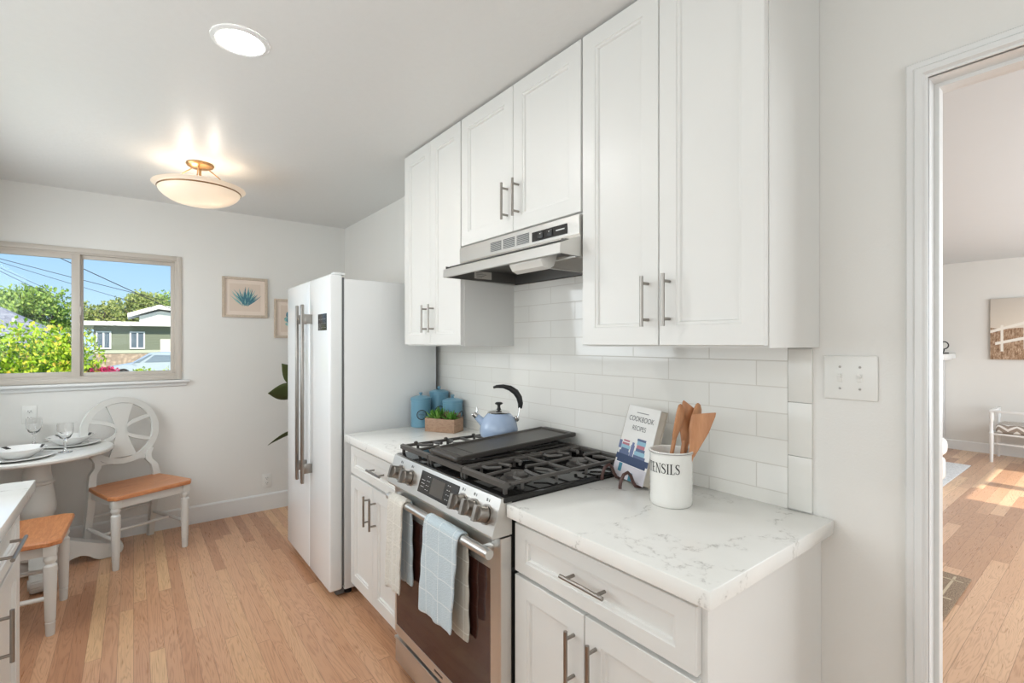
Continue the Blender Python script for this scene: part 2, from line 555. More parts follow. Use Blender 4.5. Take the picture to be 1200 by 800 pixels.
# doorway casing and jamb
cas = struct_root('door_1', (XW, DY1, 0))
CW = 0.044
prof = [(0.0, 0.0), (0.010, 0.0), (0.015, 0.004), (0.015, 0.016), (0.020, 0.021), (0.020, 0.034), (0.012, 0.039), (0.012, CW), (0.0, CW)]   # (out of the wall, in from the outer edge)
sta = [(DY1, 0.0, 1, 0), (DY1, DZ, 1, 1), (DY0, DZ, -1, 1), (DY0, 0.0, -1, 0)]
bm = nb()
loft(bm, [[(XW - a, y + sy * (CW - w), z + sz * (CW - w)) for a, w in prof] for y, z, sy, sz in sta])
obj('door_casing', bm, M['trim'], cas)
bm = nb()
T = 0.018
loft(bm, [[(XW - 0.006, y - sy * q, z - sz * q) if k < 2 else (XO + 0.006, y - sy * q, z - sz * q) for k, q in ((0, 0.0), (0, -T * 0.5), (2, -T * 0.5), (2, 0.0))] for y, z, sy, sz in sta])
loft(bm, [[(x, y - sy * q, z - sz * q) for x, q in ((XW + 0.05, -0.001), (XW + 0.05, 0.010), (XW + 0.085, 0.010), (XW + 0.085, -0.001))] for y, z, sy, sz in sta])
obj('door_jamb', bm, M['trim'], cas)

# kitchen window
win = struct_root('window_1', (-0.29, YB, WZ0))
def ring_frame(bm, x0, x1, z0, z1, w, y0, y1, bev=0.003):
    box(bm, x0, y0, z0, x0 + w, y1, z1, bev); box(bm, x1 - w, y0, z0, x1, y1, z1, bev)
    box(bm, x0 + w * 0.9, y0, z0, x1 - w * 0.9, y1, z0 + w, bev); box(bm, x0 + w * 0.9, y0, z1 - w, x1 - w * 0.9, y1, z1, bev)
bm = nb()
ring_frame(bm, WX0, WX1, WZ0 + 0.0, WZ1, 0.034, YB - 0.012, YB + 0.10)
ring_frame(bm, WX0 + 0.03, WX1 - 0.03, WZ0 + 0.03, WZ1 - 0.03, 0.014, YB + 0.004, YB + 0.09)
obj('window_frame', bm, M['almond'], win)
fx0, fx1, fz0, fz1 = WX0 + 0.030, WX1 - 0.030, WZ0 + 0.032, WZ1 - 0.032
bm = nb(); ring_frame(bm, fx0 + 0.006, -0.294, fz0, fz1, 0.046, YB + 0.008, YB + 0.036)
sash = obj('window_sash', bm, M['almond'], win)
bm = nb(); box(bm, fx0 + 0.045, YB + 0.018, fz0 + 0.04, -0.335, YB + 0.022, fz1 - 0.04)
obj('window_pane', bm, M['pane'], sash)
bm = nb(); ring_frame(bm, -0.315, fx1 - 0.002, fz0, fz1, 0.036, YB + 0.042, YB + 0.07)
sash2 = obj('window_sash', bm, M['almond'], win)
bm = nb(); box(bm, -0.285, YB + 0.054, fz0 + 0.03, fx1 - 0.03, YB + 0.058, fz1 - 0.03)
obj('window_pane', bm, M['pane'], sash2)
bm = nb(); box(bm, -0.30, YB - 0.004, 1.60, -0.288, YB + 0.01, 1.66, 0.003)
obj('sash_latch', bm, M['almond'], sash)
bm = nb()
box(bm, WX0 - 0.05, YB - 0.045, WZ0 - 0.022, 0.343, YB + 0.02, WZ0 - 0.002, 0.004)
box(bm, WX0 - 0.03, YB - 0.016, WZ0 - 0.05, 0.325, YB, WZ0 - 0.022, 0.003)
obj('window_sill', bm, M['trim'], win)

# living room window frames (the photo shows only the sunlight they let in)
for i, (a0, a1) in enumerate(LW):
    w = struct_root('window_%d' % (i + 2), ((a0 + a1) / 2, YS, LZ0))
    bm = nb()
    box(bm, a0, YS - 0.08, LZ0, a0 + 0.03, YS - 0.02, LZ1); box(bm, a1 - 0.03, YS - 0.08, LZ0, a1, YS - 0.02, LZ1)
    box(bm, a0, YS - 0.08, LZ0, a1, YS - 0.02, LZ0 + 0.03); box(bm, a0, YS - 0.08, LZ1 - 0.03, a1, YS - 0.02, LZ1)
    obj('window_frame', bm, M['trim'], w)

# made-up window frames on the left wall, set around the two fill lights
for i, (a0, a1, z0, z1) in enumerate(((-0.08, 2.58, 0.95, 2.09), (2.17 + 0.45, 3.93, 0.80, 2.04))):
    w = struct_root('window_%d' % (i + 4), (XL, (a0 + a1) / 2, z0))
    bm = nb()
    for y in (a0 - 0.05, a1): box(bm, XL, y, z0 - 0.05, XL + 0.02, y + 0.05, z1 + 0.05, 0.003)
    for z in (z0 - 0.05, z1): box(bm, XL, a0, z, XL + 0.02, a1, z + 0.05, 0.003)
    obj('window_frame', bm, M['trim'], w)

# tiled backsplash
bs = struct_root('backsplash', (XW, 1.6, 0.914))
bm = nb(); box(bm, XW - 0.008, 0.641, 0.880, XW, 2.76, 1.85)
obj('tile_field', bm, M['tile'], bs, smooth=0)
bm = nb()
ez = [0.9145, 1.0731, 1.2317, 1.3903]
for z, z1 in zip(ez[:-1], ez[1:]):
    box(bm, XW - 0.0082, 0.575, z + 0.0007, XW, 0.640, z1 - 0.0007, 0.0006)
obj('edge_tile', bm, M['tile_trim'], bs)

# ------------------------------------------------------------------ cabinets
def shaker(bm, plane_x, out, y0, y1, z0, z1, t=0.02, rail=0.057, railz=None):
    """Shaker panel lying in a plane x = const; out = -1 faces -X, +1 faces +X."""
    rz = railz or rail
    loops = []
    for ins, iz, d in ((0, 0, -t), (0, 0, -0.0015), (0.0015, 0.0015, 0), (rail, rz, 0), (rail + 0.002, rz + 0.002, -0.0035),
                       (rail + 0.009, rz + 0.009, -0.0045), (rail + 0.012, rz + 0.012, -0.011)):
        x = plane_x + out * d
        loops.append([(x, y0 + ins, z0 + iz), (x, y1 - ins, z0 + iz), (x, y1 - ins, z1 - iz), (x, y0 + ins, z1 - iz)])
    loft(bm, loops)
    return bm

def bar_pull(px, out, y, z, length, vertical=True, r=0.0055, stand=0.032):
    bm = nb()
    x = px + out * stand
    h = length / 2
    g = length * 0.36
    if vertical:
        cyl(bm, (x, y, z - h), (x, y, z + h), r, n=16)
        for s in (-1, 1): cyl(bm, (px, y, z + s * g), (x, y, z + s * g), r * 0.85, n=12)
    else:
        cyl(bm, (x, y - h, z), (x, y + h, z), r, n=16)
        for s in (-1, 1): cyl(bm, (px, y + s * g, z), (x, y + s * g, z), r * 0.85, n=12)
    return bm

def upper_cabinet(label, y0, y1, z0, ztop, split, hz, hl, near):
    t = thing('wall_cabinet', label, 'cabinet', (XW - 0.16, (y0 + y1) / 2, z0), 0, 'white wall cabinets above the counter')
    bm = nb()
    box(bm, 1.241, y0, z0 - 0.006, XW - 0.001, y1, ztop)
    obj('carcass', bm, M['cab'], t)
    for a0, a1, hy in ((y0 + 0.003, split - 0.0015, split - 0.037), (split + 0.0015, y1 - 0.003, split + 0.037)):
        bm = nb(); shaker(bm, 1.22, -1, a0, a1, z0, ztop - 0.006)
        d = obj('door', bm, M['cab'], t, smooth=0)
        obj('handle', bar_pull(1.22, -1, hy, hz, hl), M['steel_v'], d)
    return t
upper_cabinet('white wall cabinet nearest the doorway, over the cookbook and utensil crock', 0.558, 1.176, 1.400, ZC - 0.004, 0.8655, 1.530, 0.150, 0)
upper_cabinet('short white wall cabinet directly above the steel range hood', 1.179, 1.960, 1.862, ZC - 0.004, 1.562, 1.988, 0.150, 0)
upper_cabinet('narrow white wall cabinet between the fridge and the range hood', 1.963, 2.567, 1.398, ZC - 0.004, 2.264, 1.533, 0.145, 0)

def base_cabinet(label, y0, y1, xf, out, depth, split, drawer_pull, door_pulls, dy0=None, dy1=None, end_y=None):
    """Base unit with one drawer over two doors; the fronts lie at x = xf and face 'out'."""
    t = thing('base_cabinet', label, 'cabinet', (xf - out * depth / 2, (y0 + y1) / 2, 0), 0, 'white base cabinets')
    bm = nb()
    xa, xb = xf - out * 0.021, xf - out * depth
    box(bm, min(xa, xb), y0, 0.102, max(xa, xb), y1, 0.873)
    box(bm, min(xf - out * 0.085, xb), y0, 0.0, max(xf - out * 0.085, xb), y1, 0.103)
    obj('carcass', bm, M['cab'], t)
    d0, d1 = (dy0 if dy0 is not None else y0 + 0.012), (dy1 if dy1 is not None else y1 - 0.006)
    bm = nb(); shaker(bm, xf, out, d0, d1, 0.706, 0.852, rail=0.05, railz=0.038)
    d = obj('drawer', bm, M['cab'], t, smooth=0)
    yc, ln = drawer_pull
    obj('handle', bar_pull(xf, out, yc, 0.785, ln, False), M['steel_v'], d)
    for a0, a1, hy in ((d0, split - 0.0015, door_pulls[0]), (split + 0.0015, d1, door_pulls[1])):
        if a1 - a0 < 0.05: continue
        bm = nb(); shaker(bm, xf, out, a0, a1, 0.112, 0.694)
        dd = obj('door', bm, M['cab'], t, smooth=0)
        if hy is not None:
            obj('handle', bar_pull(xf, out, hy, 0.572, 0.150), M['steel_v'], dd)
    return t
base_cabinet('white base cabinet right of the range, under the veined countertop', 0.553, 1.184, 0.93, -1, 0.618, 0.888, (0.872, 0.150), (0.847, 0.925), 0.567, 1.181)
base_cabinet('white base cabinet between the range and the fridge', 1.958, 2.622, 0.93, -1, 0.618, 2.313, (2.235, 0.160), (2.276, 2.352), 2.008, 2.618)
base_cabinet('white base cabinet at the left edge of the photo with a pull on its drawer', 1.38, 2.405, -0.305, 1, 0.624, 1.932, (2.085, 0.22), (None, 1.970), 1.40, 2.330)

def counter(label, x0, x1, y0, y1):
    bm = nb(); box(bm, x0, y0, 0.8735, x1, y1, 0.914, 0.003, 2)
    o = obj('countertop', bm, M['quartz'], origin=(x0, y0, 0.8735))
    tag(o, label, 'countertop', 'white quartz countertops')
counter('veined white quartz countertop right of the range under the cookbook', 0.901, XW - 0.0085, 0.519, 1.187)
counter('white quartz countertop between range and fridge under the blue canisters', 0.901, XW - 0.0085, 1.957, 2.640)
counter('white quartz countertop cut off by the left edge of the photo', XL + 0.001, -0.279, 1.30, 2.441)

# ------------------------------------------------------------------ range hood
HY0, HY1 = 1.1775, 1.952
hood = thing('range_hood', 'stainless steel under-cabinet range hood above the gas range', 'range hood', (1.3, 1.57, 1.70))
bm = nb()
def hp(*pts, y=HY0): return [(x, y, z) for x, z in pts]
# canopy skin: face, step, lip, open underneath
prism(bm, hp((1.545, 1.850), (1.208, 1.850), (1.208, 1.784), (1.216, 1.776), (1.120, 1.742), (1.118, 1.707), (1.124, 1.704), (1.127, 1.735), (1.225, 1.770), (1.225, 1.835), (1.545, 1.835), y=HY0 + 0.004), (0, HY1 - HY0 - 0.008, 0))
for ya, yb2 in ((HY0, HY0 + 0.004), (HY1 - 0.004, HY1)):
    prism(bm, [(x, ya, z) for x, z in ((1.545, 1.850), (1.208, 1.850), (1.208, 1.784), (1.216, 1.776), (1.120, 1.742), (1.118, 1.707), (1.545, 1.700))], (0, yb2 - ya, 0))
box(bm, 1.541, HY0, 1.700, 1.545, HY1, 1.85)
obj('canopy', bm, M['steel'], hood)
bm = nb()
box(bm, 1.15, HY0 + 0.006, 1.7565, 1.538, HY1 - 0.006, 1.7595)
prism(bm, [(1.128, HY0 + 0.006, 1.7345), (1.128, HY0 + 0.006, 1.7315), (1.160, HY0 + 0.006, 1.7555), (1.160, HY0 + 0.006, 1.7585)], (0, HY1 - HY0 - 0.012, 0))
box(bm, 1.534, HY0 + 0.006, 1.703, 1.540, HY1 - 0.006, 1.757)
box(bm, 1.130, HY1 - 0.0075, 1.706, 1.538, HY1 - 0.0045, 1.757)
box(bm, 1.130, HY0 + 0.0045, 1.706, 1.538, HY0 + 0.0075, 1.757)
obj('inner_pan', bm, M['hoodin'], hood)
# mesh filter
bm = nb()
fy0, fy1, fx0_, fx1_ = 1.205, 1.455, 1.225, 1.505
for i in range(34):
    y = fy0 + (fy1 - fy0) * i / 33
    box(bm, fx0_, y - 0.0018, 1.7115, fx1_, y + 0.0018, 1.7145)
for i in range(24):
    x = fx0_ + (fx1_ - fx0_) * i / 23
    box(bm, x - 0.0018, fy0, 1.7105, x + 0.0018, fy1, 1.7135)
fl = obj('filter_mesh', bm, paint('filter_wire', (176, 173, 166), 0.4), hood, smooth=0)
bm = nb()
for y in (fy0 - 0.008, fy1): box(bm, fx0_ - 0.008, y, 1.707, fx1_ + 0.008, y + 0.008, 1.719, 0.001)
for x in (fx0_ - 0.008, fx1_): box(bm, x, fy0 - 0.008, 1.707, x + 0.008, fy1 + 0.008, 1.719, 0.001)
obj('filter_frame', bm, M['steel'], fl)
# frosted light cover just behind the lip
bm = nb()
L = []
for y in (1.285, 1.292, 1.38, 1.470, 1.478):
    k = 0.02 if y in (1.285, 1.478) else 0.0
    L.append([(1.131, y, 1.722), (1.132 + k * 0.3, y, 1.700 + k * 0.5), (1.145, y, 1.680 + k), (1.170, y, 1.671 + k), (1.196 - k, y, 1.684 + k), (1.214 - k, y, 1.725), (1.195, y, 1.752), (1.15, y, 1.738)])
loft(bm, L)
obj('light_cover', bm, paint('frosted_cover', (226, 224, 218), 0.35), hood)
bm = nb(); prism(bm, [(1.285, HY1 - 0.008, 1.716), (1.385, HY1 - 0.008, 1.716), (1.385, HY1 - 0.008, 1.752), (1.285, HY1 - 0.008, 1.752)], (0, -0.001, 0))
lab = obj('rating_label', bm, paint('label_paper', (206, 202, 194), 0.6), hood)
bm = nb()
for k in range(4): box(bm, 1.295, HY1 - 0.0096, 1.722 + k * 0.007, 1.33 + 0.012 * (k % 3), HY1 - 0.0092, 1.7236 + k * 0.007)
obj('label_print', bm, M['dark_ink'], lab)
# vents and control strip on the face
def hbox(bm, ya, yb2, za, zb, d0=0.0005, d1=0.0025): box(bm, 1.208 - d1, ya, za, 1.208 - d0 + 0.001, yb2, zb)
for k, (ya, yb2) in enumerate(((1.625, 1.700), (1.535, 1.610), (1.445, 1.520))):
    bm = nb()
    for i in range(7):
        hbox(bm, ya, yb2, 1.796 + i * 0.0058, 1.7985 + i * 0.0058)
    obj('vent_slots', bm, M['gasket'], hood, smooth=0)
bm = nb(); hbox(bm, 1.235, 1.425, 1.793, 1.829)
cs = obj('control_strip', bm, M['darkpanel'], hood)
bm = nb()
for yy in (1.375, 1.325):
    box(bm, 1.202, yy - 0.016, 1.800, 1.206, yy + 0.016, 1.822, 0.001)
obj('rocker_switch', bm, M['black'], cs)
bm = nb(); box(bm, 1.2048, 1.246, 1.811, 1.2055, 1.290, 1.815)
obj('strip_print', bm, M['white_ink'], cs)
for yy in (1.375, 1.325):
    bm = nb(); box(bm, 1.2013, yy - 0.003, 1.815, 1.2018, yy + 0.003, 1.818)
    obj('switch_mark', bm, M['white_ink'], cs)

# ------------------------------------------------------------------ gas range
RY0, RY1 = 1.189, 1.952
rng = thing('gas_range', 'stainless steel slide-in gas range with black grates and oven door', 'range', (1.2, 1.57, 0))
bm = nb(); box(bm, 0.925, RY0, 0.05, 1.535, RY1, 0.915)
obj('body', bm, M['enamel'], rng)
bm = nb(); box(bm, 0.893, RY0 - 0.004, 0.9155, 1.536, RY1 + 0.004, 0.934, 0.004)
box(bm, 1.505, RY0, 0.934, 1.536, RY1, 0.946, 0.003)
obj('cooktop', bm, M['enamel'], rng)
# sloped control panel
bm = nb()
prism(bm, [(0.895, RY0, 0.932), (0.884, RY0, 0.931), (0.850, RY0, 0.822), (0.853, RY0, 0.815), (0.925, RY0, 0.815), (0.925, RY0, 0.932)], (0, RY1 - RY0, 0))
pan = obj('control_panel', bm, M['steel'], rng)
pn = Vector((0.109, 0, -0.034)).normalized()      # along the slope (unused sign kept simple)
sl = Vector((0.850 - 0.884, 0, 0.822 - 0.931)).normalized()   # down the slope
nrm = Vector((sl.z, 0, -sl.x)).normalized()       # outwards
if nrm.x > 0: nrm = -nrm
top = Vector((0.884, 0, 0.931))
def on_panel(y, s, d=0.0):
    p = top + sl * s + nrm * d
    return Vector((p.x, y, p.z))
def panel_rect(bm, y0, y1, s0, s1, d0, d1):
    prism(bm, [on_panel(y0, s0, d0), on_panel(y1, s0, d0), on_panel(y1, s1, d0), on_panel(y0, s1, d0)], nrm * (d1 - d0))
bm = nb(); panel_rect(bm, 1.418, 1.690, 0.014, 0.093, -0.001, 0.0012)
dp = obj('display_panel', bm, M['darkpanel'], pan)
bm = nb(); panel_rect(bm, 1.508, 1.600, 0.024, 0.083, 0.0012, 0.0022)
obj('display', bm, M['screen'], dp)
for yy in (1.488, 1.475, 1.620, 1.634):
    for i in range(4):
        bm = nb(); panel_rect(bm, yy - 0.003, yy + 0.003, 0.027 + i * 0.016, 0.0285 + i * 0.016, 0.0012, 0.0018)
        obj('button_mark', bm, M['white_ink'], dp)
for i in range(3):
    bm = nb(); panel_rect(bm, 1.65, 1.675, 0.045 + i * 0.012, 0.0462 + i * 0.012, 0.0012, 0.0018)
    obj('panel_print', bm, M['white_ink'], dp)
for i, yk in enumerate((1.860, 1.765, 1.385, 1.315, 1.243)):
    bm = nb()
    c = on_panel(yk, 0.060)
    p0 = c
    cyl(bm, p0, p0 + nrm * 0.006, 0.031, n=28)
    tube(bm, [p0 + nrm * 0.006, p0 + nrm * 0.009, p0 + nrm * 0.036, p0 + nrm * 0.039], [0.024, 0.026, 0.0245, 0.0225], 28)
    # grip bar across the knob face
    g = [on_panel(yk - 0.0075, 0.060 - 0.024, 0.036), on_panel(yk + 0.0075, 0.060 - 0.024, 0.036), on_panel(yk + 0.0075, 0.060 + 0.024, 0.036), on_panel(yk - 0.0075, 0.060 + 0.024, 0.036)]
    prism(bm, g, nrm * 0.014)
    kb = obj('knob', bm, M['steel_v'], pan)
    bm = nb()
    panel_rect(bm, yk - 0.0012, yk + 0.0012, 0.014, 0.022, 0.0003, 0.0008)
    lathe_c = on_panel(yk + 0.012, 0.018, 0.0004)
    panel_rect(bm, yk + 0.009, yk + 0.015, 0.013, 0.0145, 0.0003, 0.0008); panel_rect(bm, yk + 0.009, yk + 0.015, 0.0205, 0.022, 0.0003, 0.0008)
    panel_rect(bm, yk + 0.009, yk + 0.0105, 0.013, 0.022, 0.0003, 0.0008); panel_rect(bm, yk + 0.0135, yk + 0.015, 0.013, 0.022, 0.0003, 0.0008)
    obj('dial_print', bm, M['dark_ink'], kb)
# oven door
bm = nb()
XD = 0.883
gx0, gx1, gz0, gz1 = RY0 + 0.056, RY1 - 0.016, 0.212, 0.700
loops = []
for (a, bq, c0, c1), x in (((RY0 + 0.002, RY1 - 0.002, 0.172, 0.808), 0.924), ((RY0 + 0.002, RY1 - 0.002, 0.172, 0.808), XD + 0.002), ((RY0 + 0.004, RY1 - 0.004, 0.174, 0.806), XD),
                           ((gx0, gx1, gz0, gz1), XD), ((gx0 + 0.001, gx1 - 0.001, gz0 + 0.001, gz1 - 0.001), XD + 0.004)):
    loops.append([(x, a, c0), (x, bq, c0), (x, bq, c1), (x, a, c1)])
loft(bm, loops, True, False)
od = obj('oven_door', bm, M['steel'], rng, smooth=0)
bm = nb(); box(bm, XD + 0.0015, gx0 + 0.0005, gz0 + 0.0005, XD + 0.012, gx1 - 0.0005, gz1 - 0.0005)
obj('oven_window', bm, M['ovenglass'], od, smooth=0)
bm = nb()
HX, HZ = 0.844, 0.770
cyl(bm, (HX, RY0 + 0.006, HZ), (HX, RY1 - 0.03, HZ), 0.0150, n=24)
for y in (RY0 + 0.05, RY1 - 0.05):
    box(bm, HX - 0.002, y - 0.014, HZ - 0.010, XD + 0.002, y + 0.014, HZ + 0.010, 0.003)
obj('oven_handle', bm, M['steel'], od)
bm = nb()
for k in range(9): box(bm, XD - 0.0006, 1.545 + k * 0.007, 0.188, XD + 0.0002, 1.5495 + k * 0.007, 0.196)
obj('door_print', bm, M['dark_ink'], od)
bm = nb(); box(bm, XD + 0.002, RY0 + 0.002, 0.052, 0.924, RY1 - 0.002, 0.160, 0.003)
box(bm, XD - 0.003, RY0 + 0.002, 0.148, XD + 0.006, RY1 - 0.002, 0.160, 0.002)
obj('storage_drawer', bm, M['steel'], rng)
for x in (0.945, 1.48):
    for y in (RY0 + 0.05, RY1 - 0.05):
        bm = nb(); lathe(bm, [(0.018, 0), (0.018, 0.012), (0.009, 0.014), (0.009, 0.052)], 16, (x, y, 0.0))
        obj('foot', bm, M['rubber'], rng)
# burners
for bx, by, rr in ((1.05, 1.325, 0.042), (1.36, 1.325, 0.036), (1.20, 1.575, 0.045), (1.05, 1.830, 0.036), (1.36, 1.830, 0.040)):
    bm = nb()
    lathe(bm, [(rr + 0.014, 0), (rr + 0.014, 0.006), (rr, 0.010), (rr, 0.017), (rr + 0.003, 0.018), (rr + 0.003, 0.022), (rr - 0.004, 0.025), (0, 0.025)], 28, (bx, by, 0.934))
    obj('burner', bm, M['iron'], rng)
# three cast iron grates
GZ = 0.970
def grate(y0, y1, fingers=True):
    bm = nb()
    x0, x1 = 0.905, 1.500
    h = 0.014
    def bar(pts, w=0.0065):
        tube(bm, pts, w, 6)
    # outer frame: a deep front rail, the rest slimmer
    prism(bm, [(x0, y0, GZ), (x0, y0, GZ - 0.016), (x0 + 0.010, y0, GZ - 0.020), (x0 + 0.030, y0, GZ - 0.012), (x0 + 0.030, y0, GZ - 0.004), (x0 + 0.012, y0, GZ + 0.004)], (0, y1 - y0, 0))
    box(bm, x1 - 0.018, y0, GZ - 0.014, x1, y1, GZ + 0.002, 0.003)
    box(bm, x0 + 0.02, y0, GZ - 0.012, x1, y0 + 0.012, GZ, 0.003)
    box(bm, x0 + 0.02, y1 - 0.012, GZ - 0.012, x1, y1, GZ, 0.003)
    xm = (x0 + x1) / 2
    box(bm, xm - 0.006, y0, GZ - 0.012, xm + 0.006, y1, GZ, 0.003)
    yc = (y0 + y1) / 2
    if fingers:
        for cx in (x0 + 0.155, x1 - 0.145):
            for s in (-1, 1):
                ya = y0 + 0.006 if s < 0 else y1 - 0.006
                for dx in (-0.075, 0.0, 0.075):
                    bar([(cx + dx, ya, GZ - 0.006), (cx + dx, yc + s * 0.075, GZ - 0.004), (cx + dx * 0.55, yc + s * 0.04, GZ)])
                    if dx:
                        bar([(cx + dx, ya, GZ - 0.006), (cx + dx, ya, GZ - 0.030)], 0.006)
            bar([(x0 + 0.02 if cx < xm else xm, yc, GZ - 0.004), (cx - 0.035, yc, GZ)])
            bar([(cx + 0.035, yc, GZ), (xm if cx < xm else x1 - 0.01, yc, GZ - 0.004)])
        for s in range(4):
            xx = x0 + 0.07 + s * 0.15
            sphere(bm, (xx, y1 - 0.006, GZ + 0.002), 0.009, (1.1, 0.8, 0.7), 8, 6)
    else:
        for k in range(5):
            yy = y0 + 0.03 + k * (y1 - y0 - 0.06) / 4
            bar([(x0 + 0.02, yy, GZ - 0.006), (x1 - 0.01, yy, GZ - 0.006)], 0.005)
    for x in (x0 + 0.006, x1 - 0.014):
        for y in (y0 + 0.002, y1 - 0.014):
            box(bm, x, y, 0.9335, x + 0.012, y + 0.012, GZ - 0.004, 0.002)
    obj('grate', bm, M['iron'], rng, smooth=40)
grate(1.700, 1.944)
grate(1.455, 1.696, False)
grate(1.206, 1.451)

# griddle lying on the middle grate
gt = Vector((0.930, 1.500, 0.9745))
gr = thing('griddle', 'long dark nonstick griddle plate lying across the middle grate', 'griddle', (1.215, 1.595, 0.989), (0, -R(2.2), 0))
bm = nb()
W2, L2 = 0.103, 0.278
loops = []
for ins, z in ((0.012, 0.000), (0.0, 0.004), (0.0, 0.018), (0.003, 0.021), (0.010, 0.021), (0.018, 0.0145)):
    loops.append([(-L2 + ins, -W2 + ins, z), (L2 - ins, -W2 + ins, z), (L2 - ins, W2 - ins, z), (-L2 + ins, W2 - ins, z)])
loft(bm, loops)
obj('plate', bm, M['griddle'], gr, world=False)
for s in (-1, 1):
    bm = nb(); box(bm, s * (L2 - 0.002), -W2 + 0.004, 0.000, s * (L2 + 0.026), W2 - 0.004, 0.0185, 0.006, 3)
    obj('handle', bm, M['griddle'], gr, world=False)
bm = nb(); box(bm, -L2 + 0.062, -W2 + 0.018, 0.0142, -L2 + 0.066, W2 - 0.018, 0.0162)
obj('grease_ridge', bm, M['griddle'], gr, world=False)

# ------------------------------------------------------------------ towels over the oven handle
def towel(name, label, y0, y1, zf, zb, mat, back_mat, seed, front_shift=0.0, back_shift=0.0, group=None):
    rnd = random.Random(seed)
    t = thing(name, label, 'towel', (HX, (y0 + y1) / 2, HZ), 0, group)
    path = []
    r = 0.0205
    n = 14
    for i in range(n + 1):
        path.append((HX - r, zf + (HZ - zf) * i / n))
    for i in range(1, 8):
        a = pi - pi * i / 8
        path.append((HX + r * cos(a), HZ + r * sin(a)))
    for i in range(n + 1):
        path.append((HX + r, HZ - (HZ - zb) * i / n))
    m = 18
    loops = []
    ph = rnd.random() * 6
    for j, (x, z) in enumerate(path):
        L = []
        out_ = -1 if x < HX else 1
        hang = max(0.0, (HZ - z) / 0.3)
        back = j > n + 4
        for i in range(m + 1):
            u = i / m
            y = y0 + (y1 - y0) * u + (back_shift if back else front_shift) * min(1.0, hang)
            wv = 0.006 * sin(u * 7 + ph) * hang + 0.003 * sin(u * 19 + ph * 2) * hang
            edge = 0.004 * sin(z * 60 + ph) * (1 if i in (0, m) else 0)
            xx = x + out_ * abs(wv) * (0.55 if back else 1.0)
            if back: xx = min(xx, XD - 0.009)
            L.append((xx, y + edge, z + 0.004 * sin(u * 3.1 + ph) * (1 if j in (0, len(path) - 1) else 0)))
        loops.append(L)
    bm = nb()
    loft(bm, loops, False, False, False)
    o = obj('cloth', bm, mat, t, smooth=60)
    o.data.materials.append(back_mat)
    for f in o.data.polygons:
        if f.center.x > 0.014: f.material_index = 1
    sd = o.modifiers.new('thickness', 'SOLIDIFY'); sd.thickness = 0.009; sd.offset = 0
    sb = o.modifiers.new('soft', 'SUBSURF'); sb.levels = 1; sb.render_levels = 1
    return t
towel('kitchen_towel', 'cream terry towel at the far left end of the oven handle', 1.752, 1.884, 0.415, 0.440, M['towel_cream'], M['towel_blue'], 3, 0.012, 0.0)
towel('kitchen_towel', 'pale blue checked towel over the right half of the oven handle', 1.345, 1.572, 0.445, 0.415, M['towel_blue'], M['towel_grey'], 8, 0.030, 0.0)

# ------------------------------------------------------------------ refrigerator
FY0, FY1 = 2.702, 3.615
fr = thing('refrigerator', 'white side-by-side refrigerator with two long steel handles', 'refrigerator', (1.18, 3.155, 0.0), (0, R(0.75), 0))
XFr = 0.842
bm = nb(); box(bm, 0.925, FY0 + 0.004, 0.035, 1.503, FY1 - 0.004, 1.765, 0.006)
obj('cabinet_body', bm, M['fridge_side'], fr)
bm = nb(); box(bm, 0.913, FY0 + 0.012, 0.06, 0.927, FY1 - 0.012, 1.772)
obj('door_gasket', bm, M['gasket'], fr)
SEAM = 3.085
bm = nb(); box(bm, XFr, FY0, 0.042, 0.914, SEAM - 0.003, 1.785, 0.012, 4)
dr = obj('door', bm, M['fridge'], fr)
bm = nb(); box(bm, XFr, SEAM + 0.003, 0.042, 0.914, FY1, 1.785, 0.012, 4)
dl = obj('door', bm, M['fridge'], fr)
for par, y in ((dr, 3.035), (dl, 3.150)):
    bm = nb(); box(bm, 0.778, y - 0.013, 0.575, 0.797, y + 0.013, 1.635, 0.005, 3)
    for z in (0.66, 1.55): box(bm, 0.795, y - 0.011, z - 0.028, XFr + 0.003, y + 0.011, z + 0.028, 0.003)
    obj('handle', bm, M['steel_v'], par)
bm = nb(); box(bm, XFr - 0.0015, 2.748, 1.478, XFr + 0.002, 2.905, 1.572, 0.001)
pnl = obj('control_display', bm, M['darkpanel'], dr)
gp = paint('grey_print', (140, 138, 134), 0.5)
for i in range(3):
    for k in range(4):
        bm = nb(); box(bm, XFr - 0.0024, 2.765 + k * 0.034, 1.492 + i * 0.024, XFr - 0.0012, 2.782 + k * 0.034, 1.4945 + i * 0.024)
        obj('button_mark', bm, gp, pnl)
bm = nb(); box(bm, 0.872, FY0 + 0.02, 1.786, 0.935, FY0 + 0.07, 1.800, 0.004)
obj('hinge_cover', bm, M['fridge_side'], fr)
bm = nb(); box(bm, 0.885, FY0 + 0.02, 0.010, 0.93, FY1 - 0.02, 0.040, 0.003)
obj('base_grille', bm, M['gasket'], fr)
for y in (FY0 + 0.05, FY1 - 0.05):
    bm = nb(); lathe(bm, [(0.02, 0), (0.02, 0.012), (0.01, 0.014), (0.01, 0.04)], 16, (0.96, y, 0.0))
    obj('foot', bm, M['rubber'], fr)
    bm = nb(); cyl(bm, (1.44, y - 0.012, 0.02), (1.44, y + 0.012, 0.02), 0.02)
    obj('roller', bm, M['rubber'], fr)

